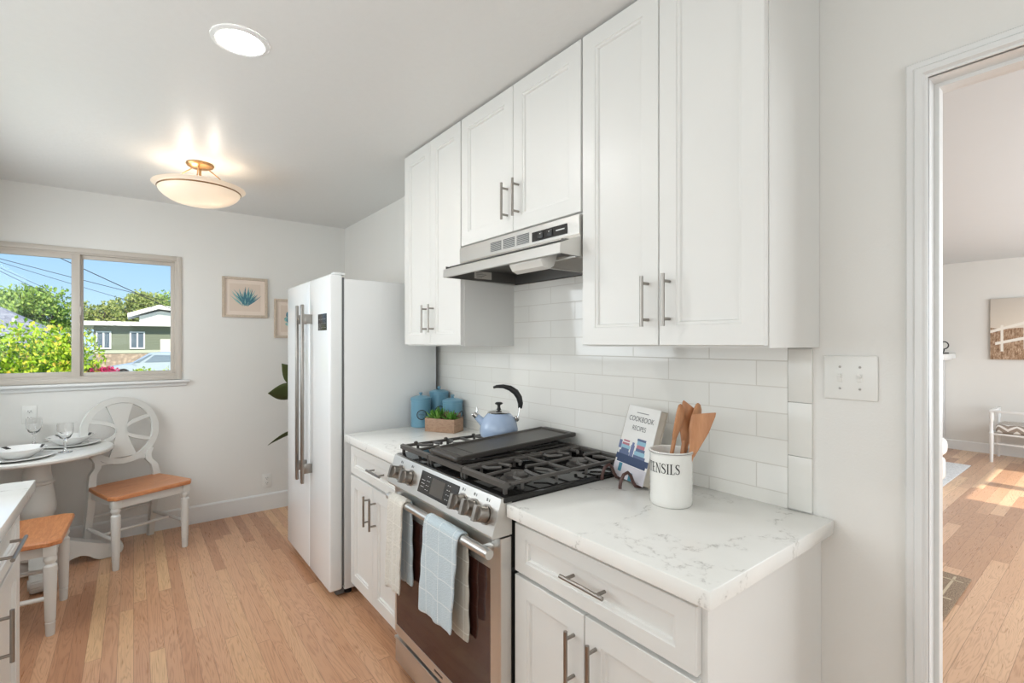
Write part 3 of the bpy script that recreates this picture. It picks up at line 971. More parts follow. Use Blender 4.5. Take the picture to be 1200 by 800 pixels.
# ------------------------------------------------------------------ table, chairs
TX, TY, TZ, TR = -0.465, 4.135, 0.742, 0.364
tb = thing('dining_table', 'small round white pedestal table under the window', 'table', (TX, TY, 0))
bm = nb(); lathe(bm, [(0, TZ - 0.030), (TR - 0.05, TZ - 0.030), (TR - 0.012, TZ - 0.028), (TR - 0.002, TZ - 0.020), (TR, TZ - 0.008), (TR - 0.006, TZ), (0, TZ)], 72, (TX, TY, 0))
obj('tabletop', bm, M['chair_white'], tb)
bm = nb()
lathe(bm, [(0.05, 0.075), (0.085, 0.10), (0.088, 0.16), (0.066, 0.22), (0.052, 0.26), (0.066, 0.285), (0.070, 0.30), (0.060, 0.315), (0.070, 0.335), (0.086, 0.37), (0.089, 0.40), (0.084, 0.45), (0.072, 0.530), (0.070, 0.540),
           (0.082, 0.550), (0.082, 0.560), (0.070, 0.570), (0.062, 0.62), (0.060, 0.690), (0.11, 0.698), (0.11, 0.712)], 36, (TX, TY, 0))
obj('pedestal', bm, M['chair_white'], tb)
# four scrolled feet
foot_prof = [(0.0, 0.02), (0.06, 0.02), (0.12, 0.03), (0.15, 0.055), (0.185, 0.062), (0.215, 0.05), (0.235, 0.02), (0.27, 0.0), (0.335, 0.0), (0.368, 0.012), (0.382, 0.04), (0.378, 0.075), (0.352, 0.098), (0.318, 0.098),
             (0.296, 0.092), (0.255, 0.112), (0.19, 0.142), (0.12, 0.175), (0.0, 0.20)]
for k in range(4):
    a = R(8) + k * pi / 2
    d = Vector((cos(a), sin(a), 0)); s = Vector((-sin(a), cos(a), 0))
    ext = (1.08, 0.93, 0.99, 0.99)[k]
    bm = nb()
    prism(bm, [Vector((TX, TY, 0)) + d * r * ext + s * -0.042 + Vector((0, 0, z)) for r, z in foot_prof], s * 0.084)
    bmesh.ops.bevel(bm, geom=[e for e in bm.edges], offset=0.006, segments=2, affect='EDGES')
    cyl(bm, Vector((TX, TY, 0.052)) + d * 0.335 * ext - s * 0.050, Vector((TX, TY, 0.052)) + d * 0.335 * ext + s * 0.050, 0.030, n=20)
    obj('foot', bm, M['chair_white'], tb)

def make_chair(label, loc, rot):
    t = thing('dining_chair', label, 'chair', loc, rot, 'white dining chairs with wooden seats')
    def o(name, bm, mat, p=t, sm=30): return obj(name, bm, mat, p, world=False, smooth=sm)
    SZ = 0.462
    # seat: wider at the front, cut corners
    out = [(-0.205, 0.20), (0.205, 0.20), (0.225, 0.05), (0.242, -0.17), (0.215, -0.212), (-0.215, -0.212), (-0.242, -0.17), (-0.225, 0.05)]
    bm = nb(); loops = []
    for k, z in ((0.985, SZ - 0.026), (1.0, SZ - 0.022), (1.0, SZ - 0.007), (0.98, SZ), (0.6, SZ - 0.004)):
        loops.append([(x * k, y * k, z) for x, y in out])
    loft(bm, loops)
    o('seat', bm, M['seat_wood'])
    bm = nb()
    box(bm, -0.19, -0.182, SZ - 0.082, 0.19, -0.160, SZ - 0.026, 0.002)
    box(bm, -0.18, 0.165, SZ - 0.082, 0.18, 0.187, SZ - 0.026, 0.002)
    for s in (-1, 1): box(bm, s * 0.175, -0.17, SZ - 0.082, s * 0.195, 0.18, SZ - 0.026, 0.002)
    o('apron', bm, M['chair_white'])
    for s in (-1, 1):
        bm = nb()
        c = (s * 0.200, -0.168, 0)
        box(bm, c[0] - 0.024, c[1] - 0.024, 0.385, c[0] + 0.024, c[1] + 0.024, SZ - 0.026, 0.003)
        lathe(bm, [(0.016, 0.0), (0.0175, 0.01), (0.019, 0.055), (0.020, 0.062), (0.0175, 0.066), (0.020, 0.072), (0.0205, 0.085), (0.022, 0.16), (0.026, 0.30), (0.0255, 0.335), (0.017, 0.345), (0.019, 0.352), (0.025, 0.362), (0.0255, 0.372), (0.020, 0.384), (0.020, 0.388)], 22, c)
        o('leg', bm, M['chair_white'])
        bm = nb()
        # rear leg runs up as a curved stile that meets the ring
        L = []
        for y, z, w, x in ((0.285, 0.0, 0.017, 0.195), (0.255, 0.12, 0.018, 0.192), (0.215, 0.30, 0.020, 0.188), (0.196, 0.42, 0.021, 0.186), (0.194, 0.48, 0.021, 0.188), (0.205, 0.535, 0.020, 0.180), (0.215, 0.575, 0.019, 0.150), (0.222, 0.61, 0.018, 0.148), (0.228, 0.650, 0.016, 0.170)):
            xx = s * x
            L.append([(xx - w, y - 0.017, z), (xx + w, y - 0.017, z), (xx + w, y + 0.017, z), (xx - w, y + 0.017, z)])
        loft(bm, L)
        o('leg', bm, M['chair_white'])
        bm = nb(); cyl(bm, (s * 0.200, -0.168, 0.18), (s * 0.192, 0.245, 0.18), 0.011, n=14)
        o('stretcher', bm, M['chair_white'])
    bm = nb(); cyl(bm, (-0.196, 0.02, 0.18), (0.196, 0.02, 0.18), 0.010, n=14)
    cyl(bm, (-0.19, 0.24, 0.245), (0.19, 0.24, 0.245), 0.010, n=14)
    o('stretcher', bm, M['chair_white'])
    # round back: ring with splats
    RC = Vector((0, 0.250, 0.800)); tilt = R(-8)
    up = Vector((0, sin(-tilt), cos(tilt))); rt = Vector((1, 0, 0)); nn = rt.cross(up)
    RO, RI = 0.230, 0.191
    bm = nb()
    N = 48
    prof = [(RO, -0.012), (RO + 0.003, 0.0), (RO, 0.012), (RI, 0.012), (RI - 0.002, 0.0), (RI, -0.012)]
    loops = []
    for i in range(N + 1):
        a = 2 * pi * i / N
        loops.append([RC + (rt * cos(a) + up * sin(a)) * r + nn * d for r, d in prof])
    loft(bm, loops, False, False)
    bmesh.ops.remove_doubles(bm, verts=bm.verts, dist=1e-5)
    back = o('backrest', bm, M['chair_white'])
    # vertical hourglass splat
    bm = nb()
    pts = []
    for s in (1, -1):
        seq = [(0.082, 0.182), (0.052, 0.10), (0.034, 0.03), (0.034, -0.03), (0.052, -0.10), (0.082, -0.182)]
        if s < 0: seq = seq[::-1]
        pts += [RC + rt * s * x + up * z - nn * 0.008 for x, z in seq]
    prism(bm, pts, nn * 0.016)
    o('splat', bm, M['chair_white'], back)
    for s in (-1, 1):
        bm = nb()
        top_ = []; bot_ = []
        for i in range(9):
            u = i / 8
            x = 0.028 + 0.162 * u
            zc = 0.0
            w = 0.020 + 0.030 * u ** 1.5
            arch = 0.05 * u ** 1.6
            top_.append(RC + rt * s * x + up * (w + arch) - nn * 0.008)
            bot_.append(RC + rt * s * x + up * (-w - arch) - nn * 0.008)
        # two arms that flare apart towards the ring
        for sg in (1, -1):
            a_, b_ = [], []
            for i in range(9):
                u = i / 8
                x = 0.026 + (0.158) * u
                zc = sg * (0.016 + 0.070 * u ** 0.55)
                w = 0.013
                a_.append(RC + rt * s * x + up * (zc + w) - nn * 0.008)
                b_.append(RC + rt * s * x + up * (zc - w) - nn * 0.008)
            prism(bm, a_ + b_[::-1], nn * 0.016)
        o('splat', bm, M['chair_white'], back)
    bm = nb()
    prism(bm, [RC + rt * x + up * z - nn * 0.009 for x, z in ((-0.165, -0.225), (-0.10, -0.215), (0.0, -0.232), (0.10, -0.215), (0.165, -0.225), (0.12, -0.185), (0.06, -0.21), (-0.06, -0.21), (-0.12, -0.185))], nn * 0.018)
    o('crest_rail', bm, M['chair_white'], back)
    return t
ch1 = make_chair('white chair with round wheel back facing out from the wall, right of the table', (0.03, 4.12, 0), R(23.3))
ch2 = copy_tree(ch1)
ch2.location = (-0.478, 3.425, 0); ch2.rotation_euler = (0, 0, R(88))
ch2['label'] = 'nearer chair with honey wood seat, half hidden by the left countertop'

# place settings
PLZ = TZ + 0.0005
def plate_set(x, y, which):
    bm = nb(); lathe(bm, [(0, 0), (0.085, 0), (0.09, 0.003), (0.150, 0.012), (0.152, 0.0145), (0.148, 0.0155), (0.092, 0.0075), (0, 0.006)], 56, (0, 0, 0))
    o = obj('dinner_plate', bm, M['plate'], world=False, smooth=40); o.location = (x, y, PLZ)
    tag(o, 'flat white dinner plate under the bowl, ' + which, 'plate', 'white dinner plates')
    t = thing('soup_bowl', 'shallow white sprigged bowl, ' + which, 'bowl', (x, y, PLZ + 0.0082), 0, 'white bowls')
    bm = nb(); lathe(bm, [(0, 0), (0.055, 0), (0.060, 0.004), (0.095, 0.030), (0.119, 0.050), (0.120, 0.053), (0.115, 0.054), (0.090, 0.034), (0.055, 0.010), (0, 0.007)], 56, (x, y, PLZ + 0.0082))
    obj('dish', bm, M['plate'], t, smooth=40)
    for a in (24, 204, 124):
        bm = nb()
        for k in range(3):
            for da in (-4, 0, 4):
                rr = 0.098 + 0.006 * k
                ca = R(a + k * 3 + da)
                box(bm, x + rr * cos(ca) - 0.0045, y + rr * sin(ca) - 0.0035, PLZ + 0.0490 + 0.0050 * k, x + rr * cos(ca) + 0.0045, y + rr * sin(ca) + 0.0035, PLZ + 0.0525 + 0.0050 * k)
        obj('sprig', bm, M['dark_ink'], t)
plate_set(-0.325, 4.270, 'at the table end next to the chair')
plate_set(-0.520, 3.945, 'cut off by the left edge of the photo')
def goblet(x, y, which):
    bm = nb()
    lathe(bm, [(0.0, 0.001), (0.030, 0.001), (0.031, 0.003), (0.012, 0.008), (0.0055, 0.016), (0.0045, 0.035), (0.009, 0.046), (0.006, 0.056), (0.008, 0.062), (0.024, 0.074), (0.034, 0.095), (0.0365, 0.118), (0.0355, 0.145),
               (0.0338, 0.145), (0.0345, 0.118), (0.032, 0.096), (0.022, 0.078), (0.0, 0.068)], 28, (0, 0, 0))
    bm.transform(Matrix.Diagonal((1.08, 1.08, 1.22, 1)))
    o = obj('goblet', bm, M['clear'], world=False, smooth=50); o.location = (x, y, PLZ)
    tag(o, 'cut clear glass goblet ' + which, 'glass', 'glass goblets')
goblet(-0.328, 4.005, 'in front of the plate nearest the chair')
goblet(-0.510, 4.395, 'at the back of the table below the wall outlet')

# ------------------------------------------------------------------ wall pieces: pictures, outlets, switch
def leaf_strokes(bm, c, fan, rnd, n, ln, y):
    for i in range(n):
        a = R(90 + rnd.uniform(-fan, fan))
        l = ln * rnd.uniform(0.5, 1.0)
        w = l * 0.04
        ox = rnd.uniform(-0.022, 0.022)
        p = Vector((c[0] + ox, y, c[1] + rnd.uniform(-0.004, 0.02)))
        d = Vector((cos(a), 0, sin(a))); s = Vector((-sin(a), 0, cos(a)))
        v = [bm.verts.new(q) for q in (p, p + d * l * 0.45 + s * w, p + d * l, p + d * l * 0.45 - s * w)]
        y -= 0.00003
        bm.faces.new(v)
def picture(label, x0, x1, z0, z1, seed, style):
    t = thing('framed_picture', label, 'picture', ((x0 + x1) / 2, YB, z0), 0, 'framed plant prints on the back wall')
    bm = nb(); ring_frame(bm, x0, x1, z0, z1, 0.020, YB - 0.022, YB - 0.001, 0.0025)
    obj('frame', bm, M['frame'], t)
    bm = nb(); box(bm, x0 + 0.015, YB - 0.009, z0 + 0.015, x1 - 0.015, YB - 0.002, z1 - 0.015)
    obj('mat_board', bm, M['mat'], t)
    m = 0.052
    bm = nb(); box(bm, x0 + m, YB - 0.0096, z0 + m, x1 - m, YB - 0.0088, z1 - m)
    pr = obj('print', bm, M['paper'], t)
    rnd = random.Random(seed)
    cx, cz = (x0 + x1) / 2, (z0 + z1) / 2
    for k, col in enumerate(((104, 164, 166), (150, 196, 188), (76, 126, 142))):
        bm = nb()
        if style == 0:
            leaf_strokes(bm, (cx, cz - 0.070), 50, rnd, 24, 0.155, YB - 0.0098 - k * 0.0006)
        else:
            for i in range(9):
                px, pz = cx + rnd.uniform(-0.06, 0.06), cz + rnd.uniform(-0.06, 0.06)
                rr = rnd.uniform(0.012, 0.022); aa = rnd.uniform(0, 3)
                d = Vector((cos(aa), 0, sin(aa))); s = Vector((-sin(aa), 0, cos(aa)))
                vv = [bm.verts.new(Vector((px, YB - 0.0098 - k * 0.0006 - i * 0.00003, pz)) + d * rr * 1.3 * cos(q * pi / 5) + s * rr * 0.7 * sin(q * pi / 5)) for q in range(10)]
                bm.faces.new(vv)
        obj('painted_leaves', bm, paint('watercolour_%d_%d' % (seed, k), col, 0.8), pr, smooth=0)
picture('framed print of a blue-green spiky plant, beside the window', 0.560, 0.892, 1.617, 1.945, 4, 0)
picture('framed plant print half hidden behind the refrigerator', 0.944, 1.275, 1.452, 1.784, 9, 1)

def outlet(label, x, z, plate_y=YB):
    t = thing('wall_outlet', label, 'outlet', (x, plate_y, z), 0, 'wall outlets')
    bm = nb(); box(bm, x - 0.037, plate_y - 0.006, z - 0.058, x + 0.037, plate_y - 0.0005, z + 0.058, 0.003)
    obj('cover_plate', bm, M['outlet'], t)
    for dz in (-0.021, 0.021):
        bm = nb(); box(bm, x - 0.0165, plate_y - 0.0078, z + dz - 0.014, x + 0.0165, plate_y - 0.0055, z + dz + 0.014, 0.002)
        rc = obj('receptacle', bm, M['outlet'], t)
        bm = nb()
        for dx in (-0.0065, 0.0065): box(bm, x + dx - 0.0013, plate_y - 0.0084, z + dz - 0.002, x + dx + 0.0013, plate_y - 0.0076, z + dz + 0.007)
        box(bm, x - 0.0025, plate_y - 0.0084, z + dz - 0.010, x + 0.0025, plate_y - 0.0076, z + dz - 0.006)
        obj('slots', bm, M['dark_ink'], rc)
outlet('white wall outlet under the window sill behind the glass', -0.545, 0.932)
outlet('white wall outlet low on the back wall above the baseboard', 0.889, 0.246)

sw = thing('light_switch', 'white double toggle switch plate between the tiles and the doorway', 'light switch', (XW, 0.481, 1.311))
bm = nb(); box(bm, XW - 0.007, 0.418, 1.251, XW - 0.0005, 0.545, 1.372, 0.0035, 3)
obj('cover_plate', bm, M['outlet'], sw)
for y in (0.505, 0.458):
    bm = nb(); box(bm, XW - 0.0085, y - 0.0055, 1.299, XW - 0.006, y + 0.0055, 1.324, 0.001)
    box(bm, XW - 0.018, y - 0.004, 1.312, XW - 0.007, y + 0.004, 1.321, 0.0015)
    obj('toggle', bm, M['outlet'], sw)
    for z in (1.282, 1.341):
        bm = nb(); tube(bm, [(XW - 0.0065, y, z), (XW - 0.0082, y, z), (XW - 0.0086, y, z)], [0.0034, 0.003, 0.0018], 14)
        obj('screw', bm, M['steel_v'], sw)

# ------------------------------------------------------------------ ceiling lights
rec = thing('recessed_light', 'round white recessed downlight glowing in the kitchen ceiling', 'ceiling light', (0.297, 1.936, ZC))
bm = nb(); lathe(bm, [(0.070, -0.001), (0.070, -0.006), (0.078, -0.008), (0.092, -0.004), (0.093, -0.0002)], 48, (0.297, 1.936, ZC), cap=False)
obj('trim_ring', bm, M['trim'], rec)
bm = nb(); lathe(bm, [(0.0, -0.0045), (0.0705, -0.0045), (0.0705, -0.002), (0.0, -0.002)], 48, (0.297, 1.936, ZC))
obj('diffuser', bm, emit_mat('led_diffuser', (1, 0.99, 0.97, 1), 110.0), rec)

LX, LY, RZ = 0.312, 3.415, 2.318
fm = thing('semi_flush_light', 'semi flush ceiling light with a frosted glass bowl and brass canopy', 'ceiling light', (LX, LY, ZC))
bm = nb(); lathe(bm, [(0.0, 0.0), (0.070, -0.0005), (0.072, -0.006), (0.066, -0.016), (0.050, -0.024), (0.03, -0.03), (0.0, -0.03)], 40, (LX, LY, ZC))
obj('canopy', bm, M['brass'], fm)
bm = nb()
cyl(bm, (LX, LY, ZC - 0.03), (LX, LY, RZ - 0.03), 0.007, n=14)
for k in range(3):
    a = R(20 + 120 * k)
    tube(bm, [(LX + 0.045 * cos(a), LY + 0.045 * sin(a), ZC - 0.02), (LX + 0.11 * cos(a), LY + 0.11 * sin(a), ZC - 0.055), (LX + 0.198 * cos(a), LY + 0.198 * sin(a), RZ - 0.006)], 0.0035, 8)
obj('support_rod', bm, M['brass'], fm)
def bowl_mat():
    t = NT('alabaster_glass')
    f = t.noise(5, 4, None, 0.6, 0.8)
    c = t.ramp(f, [(0.3, (1.0, 0.86, 0.74)), (0.7, (1.0, 0.93, 0.85))])
    b = t.bsdf(lin(240, 226, 208), 0.3, 0, None, **{'Emission Color': c, 'Emission Strength': 0.12, 'Transmission Weight': 0.0})
    tr = t.n('BsdfTranslucent', {'Color': (0.95, 0.90, 0.82, 1)})
    mx = t.n('MixShader', {0: 0.30, 1: b.outputs[0], 2: tr.outputs[0]})
    t.t.links.new(mx.outputs[0], t.out.inputs[0])
    return t.m
bm = nb()
BR = 0.212
outer = [(0.0, -0.098)] + [(BR * sin(R(a)), -0.098 + 0.098 * (1 - cos(R(a)))) for a in range(10, 91, 8)] + [(BR + 0.018, 0.008), (BR + 0.026, 0.010)]
inner = [(BR + 0.024, 0.013), (BR + 0.016, 0.012), (BR - 0.004, 0.004)] + [((BR - 0.006) * sin(R(a)), -0.093 + 0.093 * (1 - cos(R(a)))) for a in range(82, 5, -8)] + [(0, -0.093)]
lathe(bm, outer + inner, 56, (LX, LY, RZ))
bowl = obj('glass_bowl', bm, bowl_mat(), fm, smooth=50)
bm = nb()
tube(bm, [(LX + (BR - 0.002) * cos(2 * pi * i / 56), LY + (BR - 0.002) * sin(2 * pi * i / 56), RZ - 0.010) for i in range(56)], 0.0042, 8, True)
obj('metal_band', bm, M['bronze'], bowl)
bulb_m = emit_mat('bulb_glow', (1.0, 0.90, 0.78, 1), 26.0)
for k in range(2):
    a = R(-38 + 180 * k)
    c = (LX + 0.085 * cos(a), LY + 0.085 * sin(a), RZ - 0.012)
    bm = nb(); sphere(bm, c, 0.024, (1, 1, 1.2), 16, 10)
    obj('bulb', bm, bulb_m, fm)

# ------------------------------------------------------------------ things on the counters and the stove
CT = 0.9142
def canister(label, x, y, r, h, face):
    t = thing('canister', label, 'canister', (x, y, CT), 0, 'blue metal canisters')
    bm = nb(); lathe(bm, [(0, 0), (r - 0.002, 0), (r, 0.003), (r, h - 0.022), (r - 0.001, h - 0.021)], 40, (x, y, CT))
    obj('body', bm, M['blue'], t)
    bm = nb(); lathe(bm, [(r + 0.0002, h - 0.024), (r + 0.002, h - 0.023), (r + 0.002, h - 0.010), (r, h - 0.007), (r * 0.6, h + 0.002), (0.010, h + 0.005), (0.007, h + 0.008), (0.007, h + 0.012), (0.0105, h + 0.015), (0.0105, h + 0.021), (0.008, h + 0.023), (0, h + 0.023)], 40, (x, y, CT))
    obj('lid', bm, M['blue'], t)
    bm = nb()
    a0 = face; zc = CT + h * 0.42; rr = 0.027
    for rad, wd in ((rr, 0.0032), (rr - 0.006, 0.001)):
        pts = []
        for i in range(36):
            q = 2 * pi * i / 36
            aa = a0 + rad * cos(q) / r
            pts.append((x + (r + 0.0003) * cos(aa), y + (r + 0.0003) * sin(aa), zc + rad * sin(q)))
        tube(bm, pts, wd * 0.8, 6, True)
    for k in range(4):
        zz = zc + 0.010 - k * 0.007
        hw = (0.013, 0.017, 0.016, 0.010)[k]
        pts = [(x + (r + 0.0003) * cos(a0 + u * hw / r), y + (r + 0.0003) * sin(a0 + u * hw / r), zz) for u in (-1, -0.5, 0, 0.5, 1)]
        tube(bm, pts, 0.0012, 6)
    obj('round_emblem', bm, M['dark_ink'], t)
cf = math.atan2(-0.87, -0.48)
canister('blue canister with round dark emblem, left of the wooden planter', 1.345, 2.610, 0.058, 0.178, cf + 0.12)
canister('tallest blue canister, in the corner behind the planter', 1.478, 2.628, 0.057, 0.205, cf + 0.10)
canister('blue canister right behind the succulent planter', 1.473, 2.458, 0.058, 0.168, cf + 1.0)

# planter box
pl_o = Vector((1.286, 2.447, CT)); pu = Vector((0.47, -0.883, 0)); pv = Vector((0.883, 0.47, 0))
pm = thing('succulent_planter', 'small wooden planter box of green succulents in front of the canisters', 'planter', pl_o + pu * 0.095 + pv * 0.05, math.atan2(pu.y, pu.x))
def pbox(bm, u0, u1, v0, v1, z0, z1, bev=0.001): box(bm, u0 - 0.095, v0 - 0.05, z0, u1 - 0.095, v1 - 0.05, z1, bev)
bm = nb()
pbox(bm, 0, 0.19, 0, 0.009, 0, 0.074); pbox(bm, 0, 0.19, 0.091, 0.10, 0, 0.074)
pbox(bm, 0, 0.009, 0.009, 0.091, 0, 0.074); pbox(bm, 0.181, 0.19, 0.009, 0.091, 0, 0.074)
pbox(bm, 0.009, 0.181, 0.009, 0.091, 0, 0.01)
obj('box', bm, M['crate'], pm, world=False)
bm = nb(); pbox(bm, 0.009, 0.181, 0.009, 0.091, 0.01, 0.062, 0)
obj('soil', bm, M['soil'], pm, world=False)
def rosette(bm, c, rings, ln, wd, rnd, th=0.35):
    for k, (n, el) in enumerate(rings):
        for i in range(n):
            a = 2 * pi * (i + 0.5 * k) / n + rnd.uniform(-0.1, 0.1)
            e = R(el + rnd.uniform(-7, 7))
            d = Vector((cos(a) * cos(e), sin(a) * cos(e), sin(e)))
            s = Vector((-sin(a), cos(a), 0)); nrm_ = d.cross(s)
            l = ln * rnd.uniform(0.85, 1.1)
            c_ = Vector(c)
            secs = []
            for u, w in ((0.05, 0.45), (0.35, 0.9), (0.65, 1.0), (0.88, 0.6), (1.0, 0.08)):
                p = c_ + d * l * u + Vector((0, 0, 0.12 * l * u * u))
                secs.append([p + s * wd * w, p + nrm_ * wd * w * th, p - s * wd * w, p - nrm_ * wd * w * th])
            loft(bm, secs)
rnd = random.Random(5)
for nm, cx, cy, rg, ln, wd, mt in (('succulent', -0.070, -0.005, [(8, 15), (7, 40), (5, 65)], 0.056, 0.0095, 'leaf_succ'), ('succulent', -0.030, -0.018, [(9, 30), (8, 55), (4, 78)], 0.062, 0.008, 'leaf_succ'),
                                   ('succulent', -0.040, 0.025, [(8, 40), (6, 65)], 0.066, 0.0075, 'leaf_succ'), ('succulent', 0.005, 0.015, [(9, 20), (7, 45), (5, 70)], 0.050, 0.010, 'leaf_succ2'),
                                   ('succulent', 0.055, -0.015, [(11, 20), (9, 45), (6, 70)], 0.056, 0.0075, 'leaf_succ'), ('succulent', 0.070, 0.025, [(8, 30), (6, 60)], 0.045, 0.009, 'leaf_succ2')):
    bm = nb(); rosette(bm, (cx, cy, 0.060), rg, ln, wd, rnd)
    obj(nm, bm, M[mt], pm, world=False, smooth=60)

# kettle on the left grate
KX, KY, KZ = 1.335, 1.815, GZ + 0.0068
kt = thing('kettle', 'pale blue enamel whistling kettle on the stove behind the griddle', 'kettle', (KX, KY, KZ), math.atan2(0.614, -0.789))   # local +X points along the spout
def ko(name, bm, mat, p=kt, sm=40): return obj(name, bm, mat, p, world=False, smooth=sm)
bm = nb(); lathe(bm, [(0, 0), (0.078, 0), (0.084, 0.003), (0.088, 0.018), (0.088, 0.036), (0.083, 0.060), (0.072, 0.084), (0.058, 0.100), (0.051, 0.106), (0.049, 0.108), (0, 0.108)], 48)
body = ko('body', bm, M['kettle'])
bm = nb(); lathe(bm, [(0.052, 0.1075), (0.053, 0.111), (0.045, 0.116), (0.02, 0.122), (0, 0.1235)], 40)
lid = ko('lid', bm, M['chrome'])
bm = nb(); lathe(bm, [(0.012, 0.122), (0.009, 0.126), (0.0065, 0.136), (0.008, 0.143), (0.018, 0.148), (0.0185, 0.152), (0.014, 0.156), (0, 0.157)], 24)
ko('knob', bm, M['black'], lid)
bm = nb(); tube(bm, [(0.066, 0, 0.058), (0.085, 0, 0.074), (0.104, 0, 0.092)], [0.023, 0.017, 0.0135], 18)
sp = ko('spout', bm, M['kettle'])
bm = nb(); tube(bm, [(0.103, 0, 0.091), (0.117, 0, 0.103)], [0.0155, 0.0145], 18)
sphere(bm, (0.119, 0, 0.098), 0.009)
tube(bm, [(0.104, 0, 0.105), (0.100, 0, 0.120), (0.103, 0, 0.136)], [0.006, 0.005, 0.003], 10)
ko('whistle', bm, M['chrome'], sp)
bm = nb(); sphere(bm, (-0.083, 0, 0.080), 0.0135)
cyl(bm, (-0.083, -0.018, 0.080), (-0.083, 0.018, 0.080), 0.008, n=14)
tube(bm, [(-0.085, 0.010, 0.082), (-0.091, 0.009, 0.10), (-0.096, 0.006, 0.128), (-0.097, 0.004, 0.138)], 0.0028, 8)
tube(bm, [(-0.085, -0.010, 0.082), (-0.091, -0.009, 0.10), (-0.096, -0.006, 0.128), (-0.097, -0.004, 0.138)], 0.0028, 8)
hb = ko('handle_bracket', bm, M['chrome'])
bm = nb()
hp_ = [(-0.098, 0, 0.128), (-0.100, 0, 0.150), (-0.094, 0, 0.178), (-0.078, 0, 0.203), (-0.052, 0, 0.221), (-0.020, 0, 0.230), (0.010, 0, 0.229), (0.026, 0, 0.224)]
tube(bm, hp_, [0.0075, 0.010, 0.0115, 0.012, 0.0105, 0.0075, 0.006, 0.004], 14, flat=1.25)
ko('handle', bm, M['black'])

# cookbook on a wire stand
BB = Vector((1.338, 1.012, CT + 0.012))         # near bottom corner of the cover
bu = Vector((0.055, 0.178, 0)).normalized()      # along the cover's lower edge, away from the camera
bnrm = Vector((-bu.y, bu.x, 0))                  # cover faces this way
tl = R(17)
bup = (Vector((0, 0, 1)) * cos(tl) - bnrm * sin(tl)).normalized()
bdn = bu.cross(bup); 
if bdn.dot(bnrm) < 0: bdn = -bdn                 # outward normal of the tilted cover
bk = thing('cookbook', 'white cookbook leaning on the wire stand beside the utensil crock', 'book', BB)
BW, BH, BT = 0.188, 0.262, 0.030
def bbox(bm, u0, u1, v0, v1, d0, d1):
    prism(bm, [BB + bu * u + bup * v + bdn * d0 for u, v in ((u0, v0), (u1, v0), (u1, v1), (u0, v1))], bdn * (d1 - d0))
bm = nb(); bbox(bm, 0, BW, 0, BH, -0.0022, 0); 
cover = obj('front_cover', bm, paint('book_cover', (236, 234, 230), 0.3), bk)
bm = nb(); bbox(bm, 0, BW, 0, BH, -BT, -BT + 0.0022); bbox(bm, BW - 0.003, BW, 0, BH, -BT, 0)
obj('back_cover', bm, paint('book_spine', (196, 186, 172), 0.4), bk)
bm = nb(); bbox(bm, 0.005, BW - 0.003, 0.003, BH - 0.004, -BT + 0.0022, -0.0022)
obj('pages', bm, paint('book_pages', (222, 214, 202), 0.8, 0.3, 400), bk)
def cover_art(name, rects, col, d=0.0004):
    m = paint('ink_%d_%d_%d' % col, col, 0.4)
    for k, (u0, u1, v0, v1) in enumerate(rects):
        bm = nb()
        bbox(bm, BW - u1, BW - u0, v0, v1, 0.0, d + 0.00005 * k)     # u measured from the reader's left
        obj(name, bm, m, cover, smooth=0)
cover_art('cover_print', [(0.0, 0.188, 0.062, 0.082), (0.01, 0.178, 0.052, 0.064)], (58, 72, 104), 0.0005)
cover_art('cover_print', [(0.0, 0.188, 0.0, 0.05)], (206, 202, 208))
cover_art('cover_print', [(0.012, 0.072, 0.082, 0.094), (0.02, 0.066, 0.094, 0.104), (0.098, 0.165, 0.082, 0.092), (0.105, 0.155, 0.106, 0.116), (0.102, 0.150, 0.142, 0.150)], (96, 108, 140), 0.0006)
cover_art('cover_print', [(0.016, 0.07, 0.104, 0.116), (0.10, 0.158, 0.092, 0.106), (0.104, 0.152, 0.128, 0.142)], (150, 190, 208), 0.0006)
cover_art('cover_print', [(0.02, 0.062, 0.116, 0.124), (0.106, 0.15, 0.116, 0.128), (0.024, 0.06, 0.128, 0.134)], (188, 120, 132), 0.0006)
cover_art('cover_print', [(0.074, 0.094, 0.082, 0.122), (0.078, 0.090, 0.122, 0.132), (0.0, 0.016, 0.10, 0.13)], (110, 120, 156), 0.0006)
cover_art('cover_print', [(0.03, 0.05, 0.02, 0.05), (0.10, 0.12, 0.0, 0.028)], (70, 130, 150), 0.0007)

def text_mesh(body, size):
    cu = bpy.data.curves.new('txt', 'FONT')
    cu.body = body; cu.size = size; cu.align_x = 'CENTER'
    o = bpy.data.objects.new('txt', cu)
    C.objects.link(o)
    dg = bpy.context.evaluated_depsgraph_get()
    me = bpy.data.meshes.new_from_object(o.evaluated_get(dg))
    bpy.data.objects.remove(o)
    bm = bmesh.new(); bm.from_mesh(me)
    bpy.data.meshes.remove(me)
    return bm
for body_, size_, v in (('COOKBOOK', 0.026, 0.208), ('RECIPES', 0.024, 0.176)):
    bm = text_mesh(body_, size_)
    for vv in bm.verts:
        x, y = vv.co.x, vv.co.y
        vv.co = BB + bu * (BW / 2 - x * 0.95) + bup * (v + y) + bdn * 0.0006
    obj('cover_title', bm, M['gasket'], cover, smooth=0)
cover_art('cover_print', [(0.06, 0.128, 0.238, 0.241)], (150, 148, 146))
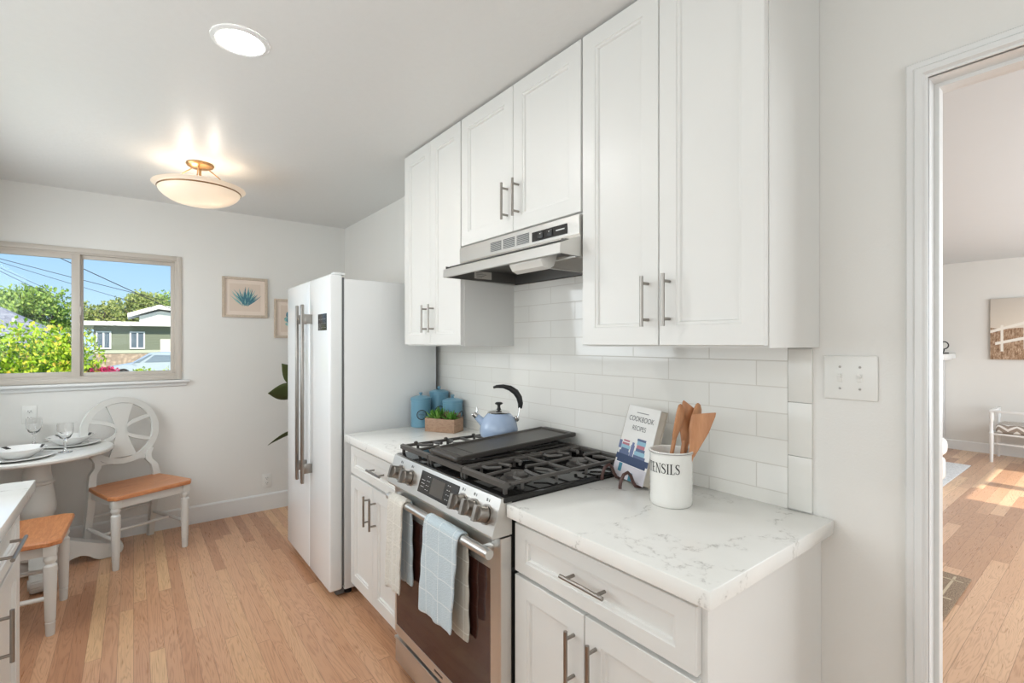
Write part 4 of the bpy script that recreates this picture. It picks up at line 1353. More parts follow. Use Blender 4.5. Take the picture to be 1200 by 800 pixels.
# the stand
st = thing('book_stand', 'dark brown scrolled wire stand holding the cookbook', 'book stand', BB + bu * 0.09 - Vector((0, 0, 0.012)))
foot_o = BB + bu * 0.095
for u in (0.035, 0.150):
    base = BB + bu * u
    bm = nb()
    f = bnrm
    z0 = CT - BB.z + 0.0045
    pts = [base - bnrm * 0.055 + Vector((0, 0, z0)), base + Vector((0, 0, z0)) - bnrm * 0.01, base + Vector((0, 0, -0.004)) + f * 0.004, base + f * 0.014 + Vector((0, 0, 0.012)), base + f * 0.022 + Vector((0, 0, 0.032)), base + f * 0.034 + Vector((0, 0, 0.044)),
           base + f * 0.050 + Vector((0, 0, 0.038)), base + f * 0.060 + Vector((0, 0, 0.020)), base + f * 0.064 + Vector((0, 0, 0.0)), base + f * 0.064 + Vector((0, 0, z0))]
    tube(bm, pts, 0.0058, 8)
    obj('foot', bm, paint('brown_iron', (84, 56, 50), 0.4), st)
bm = nb()
bq = -bnrm
up_ = [BB + bu * 0.092 + bq * 0.055 + Vector((0, 0, CT - BB.z + 0.0045)), BB + bu * 0.092 + bq * 0.085 + Vector((0, 0, 0.08)), BB + bu * 0.092 + bq * 0.098 + Vector((0, 0, 0.15))]
tube(bm, up_, 0.004, 8)
tube(bm, [BB + bu * 0.035 + bq * 0.055 + Vector((0, 0, CT - BB.z + 0.0045)), BB + bu * 0.150 + bq * 0.055 + Vector((0, 0, CT - BB.z + 0.0045))], 0.004, 8)
obj('back_rod', bm, paint('brown_iron', (84, 56, 50), 0.4), st)

# utensil crock
CX, CY, CRr, CH = 1.307, 0.882, 0.0625, 0.166
ck = thing('utensil_crock', 'white ceramic crock lettered UTENSILS holding wooden tools', 'crock', (CX, CY, CT))
bm = nb()
prof = [(0, 0), (CRr - 0.004, 0), (CRr, 0.004)]
for k in range(12): prof += [(CRr + (0.0004 if k % 2 else -0.0004), 0.014 + k * 0.0085)]
prof += [(CRr, CH - 0.010), (CRr + 0.0025, CH - 0.008), (CRr + 0.003, CH - 0.002), (CRr + 0.001, CH), (CRr - 0.003, CH - 0.001), (CRr - 0.0045, CH - 0.012), (CRr - 0.0055, 0.012), (0, 0.008)]
lathe(bm, prof, 56, (CX, CY, CT))
obj('vessel', bm, M['ceramic'], ck, smooth=50)
bm = nb(); tube(bm, [(CX + (CRr + 0.0022) * cos(2 * pi * i / 56), CY + (CRr + 0.0022) * sin(2 * pi * i / 56), CT + CH - 0.0045) for i in range(56)], 0.0016, 6, True)
obj('rim_line', bm, paint('rim_grey', (150, 146, 142), 0.4), ck)
# serif capitals drawn as strokes in a unit box
def rect(x0, y0, x1, y1): return [(x0, y0), (x1, y0), (x1, y1), (x0, y1)]
def stroke(pts, ws):
    polys = []
    for i in range(len(pts) - 1):
        (xa, ya), (xb, yb) = pts[i], pts[i + 1]
        l = math.hypot(xb - xa, yb - ya) or 1
        nx, ny = -(yb - ya) / l, (xb - xa) / l
        wa, wb = ws[i] / 2, ws[i + 1] / 2
        polys.append([(xa + nx * wa, ya + ny * wa), (xb + nx * wb, yb + ny * wb), (xb - nx * wb, yb - ny * wb), (xa - nx * wa, ya - ny * wa)])
    return polys
S_pts = [(0.44, 0.80), (0.40, 0.91), (0.28, 0.965), (0.15, 0.93), (0.08, 0.80), (0.12, 0.66), (0.26, 0.54), (0.40, 0.42), (0.46, 0.27), (0.40, 0.10), (0.27, 0.035), (0.13, 0.08), (0.06, 0.22)]
S_w = [0.03, 0.05, 0.06, 0.09, 0.12, 0.14, 0.15, 0.14, 0.12, 0.09, 0.06, 0.05, 0.03]
def arc(cx, cy, rx, ry, a0, a1, n=8): return [(cx + rx * cos(R(a0 + (a1 - a0) * i / n)), cy + ry * sin(R(a0 + (a1 - a0) * i / n))) for i in range(n + 1)]
LET = {
 'U': (0.66, [rect(0.10, 0.25, 0.23, 1), rect(0.50, 0.25, 0.56, 1), rect(0.02, 0.955, 0.31, 1), rect(0.42, 0.955, 0.64, 1)] + stroke(arc(0.348, 0.26, 0.183, 0.23, 180, 360), [0.13, 0.12, 0.10, 0.09, 0.08, 0.07, 0.06, 0.06, 0.06])),
 'T': (0.60, [rect(0.23, 0, 0.36, 1), rect(0.03, 0.95, 0.56, 1), rect(0.03, 0.80, 0.07, 0.96), rect(0.52, 0.80, 0.56, 0.96), rect(0.16, 0, 0.43, 0.045)]),
 'E': (0.56, [rect(0.09, 0, 0.22, 1), rect(0.02, 0, 0.50, 0.05), rect(0.02, 0.95, 0.48, 1), rect(0.2, 0.48, 0.38, 0.53), rect(0.46, 0.0, 0.50, 0.2), rect(0.44, 0.82, 0.48, 1), rect(0.36, 0.42, 0.39, 0.60)]),
 'N': (0.70, [rect(0.10, 0, 0.15, 1), rect(0.54, 0, 0.59, 1), [(0.06, 1), (0.20, 1), (0.59, 0), (0.49, 0)], rect(0.02, 0, 0.24, 0.045), rect(0.02, 0.955, 0.16, 1), rect(0.46, 0.955, 0.67, 1)]),
 'S': (0.54, stroke(S_pts, S_w) + [rect(0.42, 0.74, 0.46, 0.97), rect(0.05, 0.04, 0.09, 0.27)]),
 'I': (0.36, [rect(0.11, 0, 0.24, 1), rect(0.03, 0, 0.32, 0.045), rect(0.03, 0.955, 0.32, 1)]),
 'L': (0.55, [rect(0.09, 0, 0.22, 1), rect(0.02, 0, 0.50, 0.05), rect(0.02, 0.955, 0.30, 1), rect(0.46, 0, 0.50, 0.22)]),
}
view_a = math.atan2(-CY, -CX)
bm = nb()
word = 'UTENSILS'
LH = 0.030
wtot = sum(LET[c][0] for c in word) * LH * 0.92
a_start = view_a - R(90)
a_end = view_a + R(24)
sx = (a_end - a_start) * CRr / wtot
u0 = 0
for c in word:
    w, polys = LET[c]
    for p in polys:
        ps = []
        for i in range(len(p)):
            (xa, ya), (xb, yb) = p[i], p[(i + 1) % len(p)]
            ps += [(xa, ya), ((xa + xb) / 2, (ya + yb) / 2)]
        vs_ = []
        for x, y in ps:
            a = a_start + (u0 + x * LH * 0.92) * sx / CRr
            vs_.append(bm.verts.new((CX + (CRr + 0.0011) * cos(a), CY + (CRr + 0.0011) * sin(a), CT + 0.103 + y * LH)))
        bm.faces.new(vs_)
    u0 += w * LH * 0.92
o = obj('lettering', bm, M['dark_ink'], ck, smooth=0)

# wooden tools in the crock: each one a thing of its own
def image_dir(px):  # unit vector to the right of the picture
    return Vector((0.789, -0.614, 0)) * px
FW = Vector((0.614, 0.789, 0))
def tool(name, label, lean_r, lean_f, base_r, base_f, length, head, twist, mat):
    """lean: offset at the top (right / away from the camera) from the foot of the tool."""
    foot = Vector((CX, CY, CT + 0.010)) + image_dir(base_r) + FW * base_f
    topv = Vector((CX, CY, CT)) + image_dir(lean_r) + FW * lean_f + Vector((0, 0, length))
    d = (topv - foot).normalized()
    s = (Vector((0.789, -0.614, 0)) * cos(twist) + FW * sin(twist))
    s = (s - d * s.dot(d)).normalized()
    nn_ = d.cross(s)
    L = (topv - foot).length
    t = thing(name, label, 'utensil', foot, 0, 'wooden tools in the crock')
    bm = nb()
    hl = head['len']
    tube(bm, [foot, foot + d * (L - hl) * 0.6, foot + d * (L - hl * 0.92)], [0.005, 0.0058, 0.0065], 12)
    obj('handle', bm, mat, t)
    bm = nb()
    secs = []
    for u, w, c in head['sec']:
        p = foot + d * (L - hl + hl * u) - nn_ * c
        ring = []
        for k in range(16):
            q = 2 * pi * k / 16
            ring.append(p + s * w * cos(q) + nn_ * head['th'] * sin(q) * min(1, w / 0.01) + d * head.get('slant', 0) * cos(q) * (w / 0.03) * max(0.0, u - 0.5) * 2)
        secs.append(ring)
    loft(bm, secs)
    obj('head', bm, mat, t, smooth=50)
spoon_h = {'len': 0.115, 'th': 0.006, 'sec': [(0.0, 0.007, 0), (0.15, 0.012, 0), (0.4, 0.021, 0.004), (0.65, 0.0245, 0.006), (0.85, 0.019, 0.004), (0.96, 0.010, 0.001), (1.0, 0.003, 0)]}
spat_h = {'len': 0.135, 'th': 0.004, 'slant': 0.012, 'sec': [(0.0, 0.008, 0), (0.25, 0.016, 0), (0.6, 0.028, 0), (0.92, 0.033, 0), (0.99, 0.032, 0), (1.0, 0.030, 0)]}
turn_h = {'len': 0.12, 'th': 0.004, 'slant': -0.014, 'sec': [(0.0, 0.008, 0), (0.3, 0.020, 0), (0.7, 0.026, 0), (0.95, 0.027, 0), (1.0, 0.024, 0)]}
tool('wooden_spoon', 'leftmost wooden spoon in the crock, its bowl seen edge on', 0.028, -0.005, -0.020, 0.010, 0.305, spoon_h, R(38), M['spoon'])
tool('wooden_spatula', 'wooden spatula with a slanted tip in the middle of the crock', 0.066, 0.022, 0.006, -0.015, 0.298, turn_h, R(12), M['spoon'])
tool('wooden_spoon', 'rightmost wooden spoon, standing behind the spatulas in the crock', 0.092, 0.020, 0.006, 0.012, 0.305, spoon_h, R(35), M['spoon'])
tool('wooden_spatula', 'broad wooden turner leaning right at the front of the crock', 0.090, -0.030, 0.012, -0.030, 0.280, spat_h, R(-14), M['spoon'])

# ------------------------------------------------------------------ plant behind the fridge
pp = thing('potted_plant', 'potted plant with broad olive leaves behind the refrigerator', 'plant', (1.12, 4.06, 0))
bm = nb(); lathe(bm, [(0, 0), (0.11, 0), (0.115, 0.006), (0.15, 0.26), (0.155, 0.265), (0.155, 0.28), (0.142, 0.28), (0.138, 0.25), (0, 0.25)], 36, (1.12, 4.06, 0))
obj('pot', bm, M['ceramic'], pp)
bm = nb(); lathe(bm, [(0, 0.245), (0.1375, 0.245), (0.137, 0.252), (0, 0.256)], 30, (1.12, 4.06, 0))
obj('soil', bm, M['soil'], pp)
bm = nb(); tube(bm, [(1.12, 4.06, 0.25), (1.10, 4.05, 0.5), (1.13, 4.07, 0.8), (1.11, 4.06, 1.10)], [0.012, 0.011, 0.010, 0.006], 10)
obj('stem', bm, M['bark'], pp)
def big_leaf(p, tip, w, sag, roll=0.0):
    p, tip = Vector(p), Vector(tip)
    d = tip - p; l = d.length; d.normalize()
    s = d.cross(Vector((0, 0, 1)))
    if s.length < 0.1: s = Vector((1, 0, 0))
    s.normalize()
    s = Matrix.Rotation(roll, 3, d) @ s
    n_ = s.cross(d)
    rows = []
    for i in range(13):
        u = i / 12
        ww = w * (sin(pi * min(1, max(0.02, (u - 0.18) / 0.82)) ** 0.85) if u > 0.18 else 0.03)
        ww = max(ww, 0.002)
        c = p + d * l * u + n_ * sag * (u - u * u) * 4 * l
        rows.append([c + s * ww * k + n_ * abs(k) * ww * 0.22 for k in (-1, -0.5, 0, 0.5, 1)])
    bm = nb(); loft(bm, rows, False, False, False)
    o = obj('leaf', bm, M['leaf_dark'], pp, smooth=60)
    sd = o.modifiers.new('thickness', 'SOLIDIFY'); sd.thickness = 0.0016; sd.offset = 0
for p, tip, w, sag, roll in (((1.11, 4.06, 0.99), (0.795, 4.00, 1.030), 0.075, 0.10, 1.15), ((1.115, 4.06, 1.00), (0.893, 4.01, 1.25), 0.070, 0.06, 1.25), ((1.12, 4.06, 0.74), (0.790, 3.98, 0.645), 0.034, 0.05, 0.75),
                             ((1.11, 4.06, 0.9), (1.30, 4.25, 1.05), 0.06, 0.1, 0.2), ((1.12, 4.06, 1.05), (1.16, 4.22, 1.34), 0.055, 0.05, 0.5), ((1.12, 4.06, 0.8), (1.30, 3.90, 0.90), 0.06, 0.1, -0.3),
                             ((1.11, 4.06, 0.6), (1.22, 4.30, 0.66), 0.055, 0.1, 0.1), ((1.11, 4.06, 1.08), (1.24, 3.99, 1.32), 0.05, 0.05, 0.3)):
    big_leaf(p, tip, w, sag, roll)

# ------------------------------------------------------------------ living room
def rug_mat(name, a, b_, sc):
    t = NT(name)
    f = t.noise(sc, 3, None, 0.7)
    sp = t.n('SeparateXYZ', {0: t.obj()})
    t.bsdf(t.ramp(f, [(0.35, lin(*a)), (0.65, lin(*b_))]), 0.95, 0, t.bump(f, 0.6, 0.008))
    return t.m
bm = nb(); box(bm, 2.75, 0.600, 0.001, 3.910, 1.45, 0.013, 0.004)
jr = obj('jute_rug', bm, rug_mat('jute', (104, 84, 68), (166, 144, 120), 160), origin=(3.3, 1.0, 0.001))
tag(jr, 'brown woven jute mat just beyond the doorway', 'rug')
bm = nb()
for k in range(3): box(bm, 2.80, 0.66 + 0.27 * k, 0.0131, 3.87, 0.672 + 0.27 * k, 0.0142)
for k in range(4): box(bm, 3.80 - 0.3 * k, 0.62, 0.0131, 3.812 - 0.3 * k, 1.43, 0.0142)
bm.transform(Matrix.Translation((-3.3, -1.0, -0.001)))
obj('woven_lines', bm, paint('pale_yarn', (196, 178, 152), 0.9), jr, world=False)
bm = nb(); box(bm, 5.2, 1.165, 0.001, 7.55, 3.0, 0.012, 0.004)
o = obj('area_rug', bm, rug_mat('pale_rug', (196, 196, 196), (226, 226, 226), 60), origin=(6.4, 2.0, 0.001))
tag(o, 'pale grey area rug on the living room floor', 'rug')

ot = thing('ottoman', 'white upholstered ottoman at the left edge of the doorway view', 'ottoman', (6.05, 1.50, 0.012))
bm = nb(); box(bm, 5.72, 1.165, 0.045, 6.40, 1.84, 0.285, 0.05, 4)
obj('base', bm, paint('white_fabric', (236, 232, 226), 0.9, 0.2, 200), ot)
bm = nb(); box(bm, 5.70, 1.150, 0.285, 6.42, 1.86, 0.480, 0.075, 5)
obj('cushion', bm, paint('white_fabric', (236, 232, 226), 0.9, 0.2, 200), ot)
for x in (5.80, 6.32):
    for y in (1.25, 1.76):
        bm = nb(); cyl(bm, (x, y, 0.0125), (x, y, 0.06), 0.022, 0.026)
        obj('leg', bm, M['seat_wood'], ot)

mt = thing('fireplace_mantel', 'white fireplace mantel shelf seen through the doorway', 'mantel', (8.2, 2.1, 0))
bm = nb()
box(bm, 7.86, 1.585, 0.0, 8.605, 1.73, 1.19, 0.004); box(bm, 7.86, 2.60, 0.0, 8.605, 2.75, 1.19, 0.004)
box(bm, 7.90, 1.73, 0.86, 8.605, 2.60, 1.19, 0.004)
obj('surround', bm, M['trim'], mt)
bm = nb(); box(bm, 7.78, 1.475, 1.205, 8.605, 2.86, 1.268, 0.006); box(bm, 7.81, 1.515, 1.185, 8.605, 2.82, 1.206, 0.004)
obj('shelf', bm, M['trim'], mt)
bm = nb(); box(bm, 8.3, 1.73, 0.0, 8.605, 2.60, 0.86)
obj('firebox', bm, M['black'], mt)
bm = nb()
oc = Vector((8.42, 1.562, 1.2685))
ax = Vector((0.5, -0.86, 0)).normalized()
pts = []
for i in range(15):
    a = R(150 - i * 17)
    pts.append(oc + ax * (0.048 * cos(a)) + Vector((0, 0, 0.110 + 0.048 * sin(a))))
pts += [oc + ax * 0.0 + Vector((0, 0, 0.03)), oc + ax * -0.02 + Vector((0, 0, 0.008)), oc + ax * 0.05 + Vector((0, 0, 0.008))]
tube(bm, pts, 0.0075, 8)
o = obj('curl_ornament', bm, paint('dark_wire', (60, 60, 60), 0.35, 0, 60, 0.02, 0.8), origin=oc)
tag(o, 'dark curled wire ornament standing on the white mantel', 'ornament')

def chevron():
    t = NT('chevron_fabric')
    sp = t.n('SeparateXYZ', {0: t.obj()})
    zz = t.math('PINGPONG', sp.outputs[1], 0.075)
    v = t.math('ADD', t.math('ADD', sp.outputs[2], sp.outputs[0]), t.math('MULTIPLY', zz, 0.75))
    f = t.math('GREATER_THAN', t.math('FRACT', t.math('MULTIPLY', v, 14.0)), 0.42)
    t.bsdf(t.mix(f, lin(232, 228, 222), lin(150, 138, 126)), 0.9, 0, t.bump(t.noise(200), 0.3, 0.003))
    return t.m
bn = thing('bench', 'white framed bench with a zigzag cushion against the far wall', 'bench', (8.25, 0.55, 0))
bx0, bx1, by0, by1 = 8.02, 8.50, 0.05, 1.06
bm = nb(); box(bm, bx0 + 0.015, by0 + 0.03, 0.345, bx1 - 0.02, by1 - 0.03, 0.45, 0.03, 3)
obj('cushion', bm, chevron(), bn)
bm = nb()
for y in (by0, by1): box(bm, bx0 - 0.012, y - 0.02, 0.585, bx1 + 0.012, y + 0.02, 0.615, 0.004)
box(bm, bx0 - 0.015, by0, 0.590, bx0 + 0.015, by1, 0.612, 0.004)
for x in (bx0, bx1): box(bm, x - 0.012, by0, 0.325, x + 0.012, by1, 0.345, 0.003)
for y in (by0, by1): box(bm, bx0, y - 0.012, 0.325, bx1, y + 0.012, 0.345, 0.003)
box(bm, bx0 - 0.008, by0, 0.215, bx0 + 0.008, by1, 0.231, 0.002); box(bm, bx1 - 0.008, by0, 0.16, bx1 + 0.008, by1, 0.176, 0.002)
obj('frame', bm, M['trim'], bn)
for x in (bx0, bx1):
    for y in (by0, by1):
        bm = nb(); lathe(bm, [(0.013, 0.0), (0.016, 0.01), (0.021, 0.33), (0.024, 0.345), (0.017, 0.36), (0.015, 0.48), (0.022, 0.50), (0.020, 0.585)], 16, (x, y, 0.0))
        obj('leg', bm, M['trim'], bn)

def beach():
    t = NT('beach_photo')
    sp = t.n('SeparateXYZ', {0: t.obj()})
    y, z = sp.outputs[1], sp.outputs[2]           # origin at the picture's lower edge
    hill = t.math('MULTIPLY_ADD', t.noise(2.5, 2), 0.10, 0.34)
    f = t.noise(60, 4, t.scale(t.obj(), (1, 1, 0.35)), 0.7)
    grass = t.ramp(f, [(0.3, lin(104, 74, 52)), (0.5, lin(168, 136, 108)), (0.75, lin(222, 200, 176))])
    sky = t.ramp(z, [(0.35, lin(226, 214, 198)), (0.75, lin(206, 196, 184))])
    t.bsdf(t.mix(t.math('LESS_THAN', z, hill), sky, grass), 0.6)
    return t.m
pc = thing('canvas_picture', 'sepia beach dune canvas picture on the far living room wall', 'picture', (XR, 0.70, 1.203))
bm = nb(); box(bm, XR - 0.035, 0.26, 1.203, XR - 0.002, 1.146, 1.966, 0.003)
cv = obj('canvas', bm, beach(), pc)
bm = nb()
for z0, z1, y0, y1 in ((0.33, 0.52, 0.446, -0.10), (0.18, 0.30, 0.40, -0.05)):
    prism(bm, [(XR - 0.0365, 0.70 + y0, 1.203 + z0), (XR - 0.0365, 0.70 + y1, 1.203 + z1), (XR - 0.0365, 0.70 + y1, 1.203 + z1 + 0.035), (XR - 0.0365, 0.70 + y0, 1.203 + z0 + 0.035)], (0.002, 0, 0))
for k in range(4):
    yy = 1.04 - k * 0.2
    box(bm, XR - 0.0372, yy - 0.012, 1.203 + 0.1 + k * 0.03, XR - 0.034, yy + 0.012, 1.203 + 0.43 + k * 0.05)
obj('painted_fence', bm, paint('fence_print', (236, 228, 216), 0.7), cv, smooth=0)

# ------------------------------------------------------------------ outside the window
GZO = -0.62
bm = nb(); box(bm, -90, 4.75, GZO - 0.3, 60, 160, GZO)
t_ = NT('lawn')
t_.bsdf(t_.ramp(t_.noise(1.5, 5, None, 0.7), [(0.35, lin(112, 126, 84)), (0.65, lin(170, 170, 150))]), 0.9)
o = struct('ground_outside', bm, t_.m)

def leaf_cloud(bm, c, rad, n, size, rnd, lobes=7):
    """Folded leaf blades scattered in and on a cluster of lobes."""
    c = Vector(c)
    lob = []
    for i in range(lobes):
        v = Vector((rnd.uniform(-1, 1), rnd.uniform(-1, 1), rnd.uniform(-0.8, 1)))
        v = Vector((v.x * rad[0], v.y * rad[1], v.z * rad[2])) * 0.62
        lob.append((c + v, rnd.uniform(0.38, 0.62)))
    for i in range(n):
        p0, k = rnd.choice(lob)
        d = Vector((rnd.gauss(0, 1), rnd.gauss(0, 1), rnd.gauss(0, 1))).normalized()
        rr = rnd.random() ** 0.35
        p = p0 + Vector((d.x * rad[0], d.y * rad[1], d.z * rad[2])) * k * rr
        q = Euler((rnd.uniform(0, 6.3), rnd.uniform(0, 6.3), rnd.uniform(0, 6.3))).to_matrix()
        s = size * rnd.uniform(0.7, 1.3)
        pts = [(-0.5, 0, 0), (-0.1, 0.32, 0.12), (0.5, 0, 0.02), (-0.1, -0.32, 0.12), (0, 0, -0.02)]
        v = [bm.verts.new(p + q @ (Vector(a) * s)) for a in pts]
        bm.faces.new((v[0], v[4], v[2], v[1])); bm.faces.new((v[0], v[3], v[2], v[4]))

rnd = random.Random(11)
def shrub(name, label, cat, c, rad, n, size, mat, group=None):
    t = thing(name, label, cat, (c[0], c[1], GZO), 0, group)
    bm = nb(); leaf_cloud(bm, c, rad, n, size, rnd, 14)
    obj('foliage', bm, M[mat], t, smooth=0)
    bm = nb()
    for k in range(4):
        a = k * 1.6
        tube(bm, [(c[0] + 0.1 * cos(a), c[1] + 0.1 * sin(a), GZO - 0.02), (c[0] + 0.3 * cos(a) * rad[0], c[1] + 0.3 * sin(a) * rad[1], c[2])], [0.03, 0.012], 7)
    obj('stem', bm, M['bark'], t)
shrub('hedge_shrub', 'bright yellow-green shrub filling the lower left window pane', 'shrub', (-1.85, 9.3, 0.46), (1.05, 0.8, 1.22), 12000, 0.07, 'leaf_bright', 'shrubs outside the window')
shrub('hedge_shrub', 'bright green shrub behind the middle of the window', 'shrub', (-0.86, 10.6, 0.42), (0.46, 0.6, 1.22), 7000, 0.07, 'leaf_bright', 'shrubs outside the window')
shrub('low_shrub', 'small green shrub at the lower right corner of the window', 'shrub', (0.30, 11.5, 0.42), (0.42, 0.4, 0.55), 2200, 0.055, 'leaf_bright', 'shrubs outside the window')
shrub('flowering_shrub', 'low magenta flowering shrub beside the parked car', 'shrub', (-1.55, 33.0, -0.15), (0.9, 0.6, 0.42), 900, 0.16, 'magenta')

def tree(label, c, rad, trunk_h, n, size, mat, seed):
    r2 = random.Random(seed)
    t = thing('tree', label, 'tree', (c[0], c[1], GZO), 0, 'trees behind the houses')
    bm = nb(); leaf_cloud(bm, c, rad, n, size, r2, 16)
    obj('crown', bm, M[mat], t, smooth=0)
    bm = nb()
    tube(bm, [(c[0], c[1], GZO - 0.1), (c[0] + 0.2, c[1], c[2] - rad[2] * 0.5), (c[0], c[1], c[2] + rad[2] * 0.3)], [0.4, 0.3, 0.12], 8)
    for k in range(4):
        a = k * 1.7
        tube(bm, [(c[0] + 0.1, c[1], c[2] - rad[2] * 0.5), (c[0] + rad[0] * 0.5 * cos(a), c[1] + rad[1] * 0.5 * sin(a), c[2] + rad[2] * 0.25)], [0.16, 0.05], 6)
    obj('trunk', bm, M['bark'], t)
tree('rounded green tree behind the grey roof in the left pane', (-7.2, 64, 3.9), (3.0, 2.5, 2.6), 4, 5200, 0.34, 'leaf_tree', 21)
tree('green tree at the far left of the window', (-10.3, 58, 3.1), (2.3, 2.3, 2.0), 4, 3600, 0.34, 'leaf_tree', 22)
tree('olive green tree left of the neighbouring house roof', (-3.0, 72, 4.2), (2.6, 2.5, 2.6), 4, 3400, 0.34, 'leaf_tree2', 23)
tree('olive green tree rising above the white gable', (0.6, 66, 4.3), (2.8, 2.5, 2.7), 4, 4400, 0.34, 'leaf_tree2', 24)
tree('green tree at the right edge of the window view', (4.6, 77, 4.9), (2.6, 2.4, 3.3), 4, 3600, 0.34, 'leaf_tree', 25)

# grey-green house across the street
hs = thing('house', 'grey-green house with flat white roof edge across the street', 'house', (0, 52, GZO))
def siding():
    t = NT('siding')
    sp = t.n('SeparateXYZ', {0: t.obj()})
    f = t.math('FRACT', t.math('MULTIPLY', sp.outputs[2], 5.0))
    t.bsdf(t.mix(t.noise(3), lin(112, 118, 100), lin(120, 126, 108)), 0.8, 0, t.bump(f, 0.6, 0.03))
    return t.m
HYc = 50.0
bm = nb(); box(bm, -2.45, HYc, 0.55, 9.0, HYc + 8, 2.85)
obj('wall', bm, siding(), hs)
bm = nb(); box(bm, -2.45, HYc - 0.05, GZO, 9.0, HYc + 8, 0.55)
t_ = NT('stone_skirt')
t_.bsdf(t_.ramp(t_.n('TexVoronoi', {'Vector': t_.obj(), 'Scale': 4.0}).outputs['Distance'], [(0.1, lin(190, 168, 146)), (0.6, lin(150, 132, 116))]), 0.9)
obj('stone_base', bm, t_.m, hs)
bm = nb(); box(bm, -3.6, HYc - 0.8, 2.80, 9.6, HYc + 9, 3.12)
obj('roof', bm, paint('white_roof', (236, 234, 226), 0.7), hs)
bm = nb(); box(bm, -2.5, HYc - 0.06, 0.60, 9.05, HYc + 0.02, 0.85); obj('trim_band', bm, paint('pale_band', (178, 180, 160), 0.8), hs)
for x0, x1 in ((-2.33, -1.40), (-0.25, 0.74)):
    bm = nb(); ring_frame(bm, x0, x1, 0.95, 2.35, 0.10, HYc - 0.10, HYc + 0.03, 0)
    box(bm, (x0 + x1) / 2 - 0.05, HYc - 0.09, 1.0, (x0 + x1) / 2 + 0.05, HYc + 0.02, 2.3)
    w_ = obj('window', bm, M['trim'], hs)
    bm = nb(); box(bm, x0 + 0.08, HYc - 0.03, 1.0, x1 - 0.08, HYc + 0.01, 2.3)
    obj('pane', bm, paint('house_glass', (92, 104, 116), 0.05), w_)
bm = nb(); box(bm, 1.75, HYc - 0.12, 0.2, 2.9, HYc + 0.02, 1.75); obj('door', bm, paint('pale_door', (200, 196, 186), 0.6), hs)
# raised gable behind the flat roof
bm = nb(); prism(bm, [(0.4, HYc + 3, 3.1), (0.4, HYc + 3, 3.75), (1.9, HYc + 3, 4.25), (4.2, HYc + 3, 3.85), (4.2, HYc + 3, 3.1)], (0, 4, 0))
obj('clerestory_wall', bm, paint('gable_wall', (184, 190, 184), 0.8), hs)
bm = nb()
prism(bm, [(-0.4, HYc + 2.4, 3.62), (1.75, HYc + 2.4, 4.42), (5.0, HYc + 2.4, 4.02), (5.0, HYc + 2.4, 4.30), (1.75, HYc + 2.4, 4.75), (-0.4, HYc + 2.4, 3.95)], (0, 6, 0))
obj('gable_roof', bm, paint('white_roof', (236, 234, 226), 0.7), hs)

# nearer grey roofed house on the left
h2 = thing('house', 'house with a grey shingle roof behind the left shrub', 'house', (-6, 30, GZO))
def shingle():
    t = NT('shingles')
    sp = t.n('SeparateXYZ', {0: t.obj()})
    br = t.n('TexBrick', {'Vector': t.n('CombineXYZ', {0: sp.outputs[0], 1: sp.outputs[1], 2: 0.0}).outputs[0], 'Color1': lin(150, 150, 156), 'Color2': lin(134, 134, 142), 'Mortar': lin(112, 112, 120), 'Scale': 1.0, 'Mortar Size': 0.02, 'Brick Width': 0.6, 'Row Height': 0.25})
    t.bsdf(br.outputs['Color'], 0.9)
    return t.m
bm = nb(); box(bm, -14, 27.4, GZO, -2.6, 33.0, 1.3)
obj('wall', bm, paint('stucco', (206, 200, 188), 0.9, 0.2, 30), h2)
bm = nb()
ev = [(-15, 26.6, 1.25), (-1.75, 26.6, 1.25), (-1.75, 34, 1.25), (-15, 34, 1.25)]
rd = [(-12, 30.3, 3.55), (-5.0, 30.3, 3.25)]
V = [bm.verts.new(p) for p in ev + rd]
for f in ((0, 1, 5, 4), (1, 2, 5), (2, 3, 4, 5), (3, 0, 4), (3, 2, 1, 0)): bm.faces.new([V[i] for i in f])
obj('roof', bm, shingle(), h2, smooth=0)
bm = nb(); tube(bm, [(-3.9, 28.5, 2.0), (-3.9, 28.5, 2.45)], 0.06, 10)
obj('vent_pipe', bm, paint('white_pipe', (230, 230, 228), 0.6), h2)

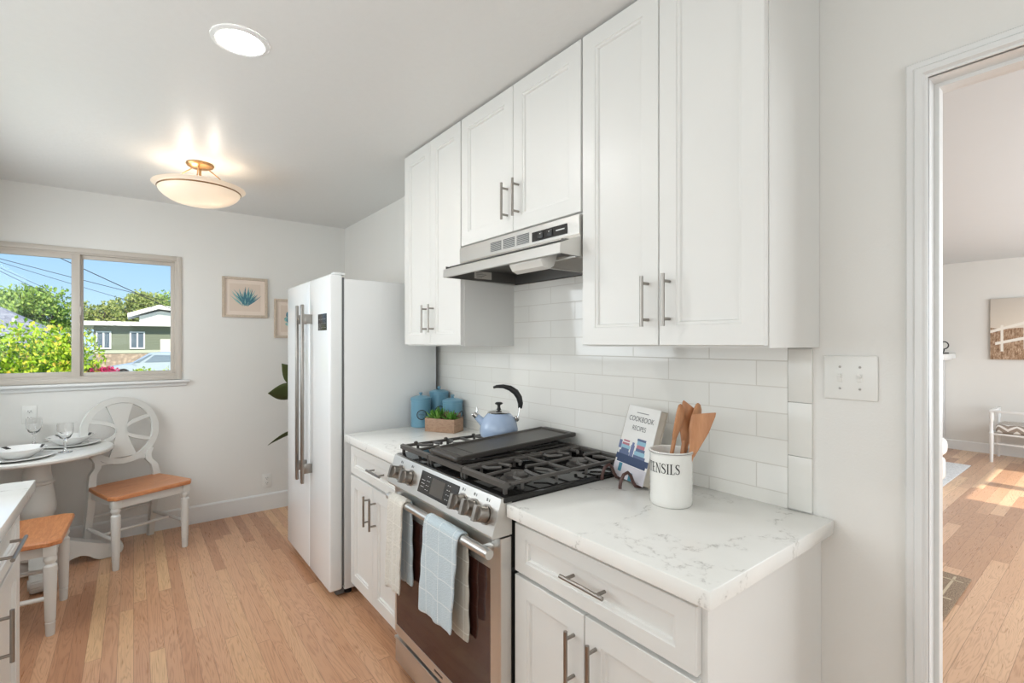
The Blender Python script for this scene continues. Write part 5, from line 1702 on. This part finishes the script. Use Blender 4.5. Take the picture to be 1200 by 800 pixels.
# pale parked car, only its roof and windscreen show above the sill
car = thing('car', 'pale grey parked car outside, seen through the right window pane', 'car', (1.0, 35.3, GZO))
bm = nb()
side = [(-1.15, 0.22), (-1.2, 0.55), (-1.05, 0.72), (-0.05, 0.92), (0.75, 1.46), (1.5, 1.52), (2.7, 1.42), (3.35, 0.98), (3.55, 0.90), (3.6, 0.4), (3.5, 0.22)]
secs = []
for y, k, zs in ((34.5, 0.93, 0.96), (34.62, 1.0, 1.0), (36.0, 1.0, 1.0), (36.12, 0.93, 0.96)):
    secs.append([(1.2 + (x - 1.2) * k, y, GZO + 0.2 + (z - 0.2) * zs) for x, z in side])
loft(bm, secs)
obj('body', bm, paint('car_paint', (172, 184, 192), 0.25), car)
bm = nb()
prism(bm, [(0.0, 34.48, GZO + 0.93), (0.72, 34.48, GZO + 1.38), (0.86, 34.48, GZO + 1.38), (0.25, 34.48, GZO + 0.93)], (0, 0.1, 0))
prism(bm, [(0.5, 34.48, GZO + 0.95), (0.95, 34.48, GZO + 1.36), (2.5, 34.48, GZO + 1.30), (2.95, 34.48, GZO + 0.95)], (0, 0.1, 0))
obj('window', bm, paint('car_glass', (120, 134, 146), 0.05), car)
for x in (-0.45, 2.75):
    for y in (34.5, 36.0):
        bm = nb(); cyl(bm, (x, y - 0.02, GZO + 0.31), (x, y + 0.14, GZO + 0.31), 0.31, n=24)
        obj('wheel', bm, M['rubber'], car)

# overhead wires
def wire(label, a, b2, sag, r=0.012):
    a, b2 = Vector(a), Vector(b2)
    bm = nb()
    tube(bm, [a.lerp(b2, i / 16) - Vector((0, 0, sag * 4 * (i / 16) * (1 - i / 16))) for i in range(17)], r, 6)
    o = obj('overhead_wire', bm, M['rubber'], origin=tuple(a))
    tag(o, label, 'wire', 'overhead wires')
def at(px, py, y):
    a = (px - 600) / 570; S_, C_ = sin(R(37.885)), cos(R(37.885))
    d = (S_ + a * C_, C_ - a * S_, (402 - py) / 570); k = y / d[1]
    return (d[0] * k, y, CAM_H + d[2] * k)
# (a pair of poles' worth of lines strung across the street)
wire('thick dark wire slanting down across the right window pane', at(-40, 250, 24), at(260, 388, 24), 0.05, 0.016)
wire('uppermost thin wire in the left window pane', at(-60, 287, 28), at(260, 368, 28), 0.05, 0.013)
wire('second thin wire from the top in the left pane', at(-60, 288, 30), at(200, 366, 30), 0.05, 0.011)
wire('third thin wire from the top in the left pane', at(-60, 286, 32), at(160, 384, 32), 0.05, 0.011)
wire('lowest thin wire in the left window pane', at(-60, 288, 34), at(150, 388, 34), 0.05, 0.014)
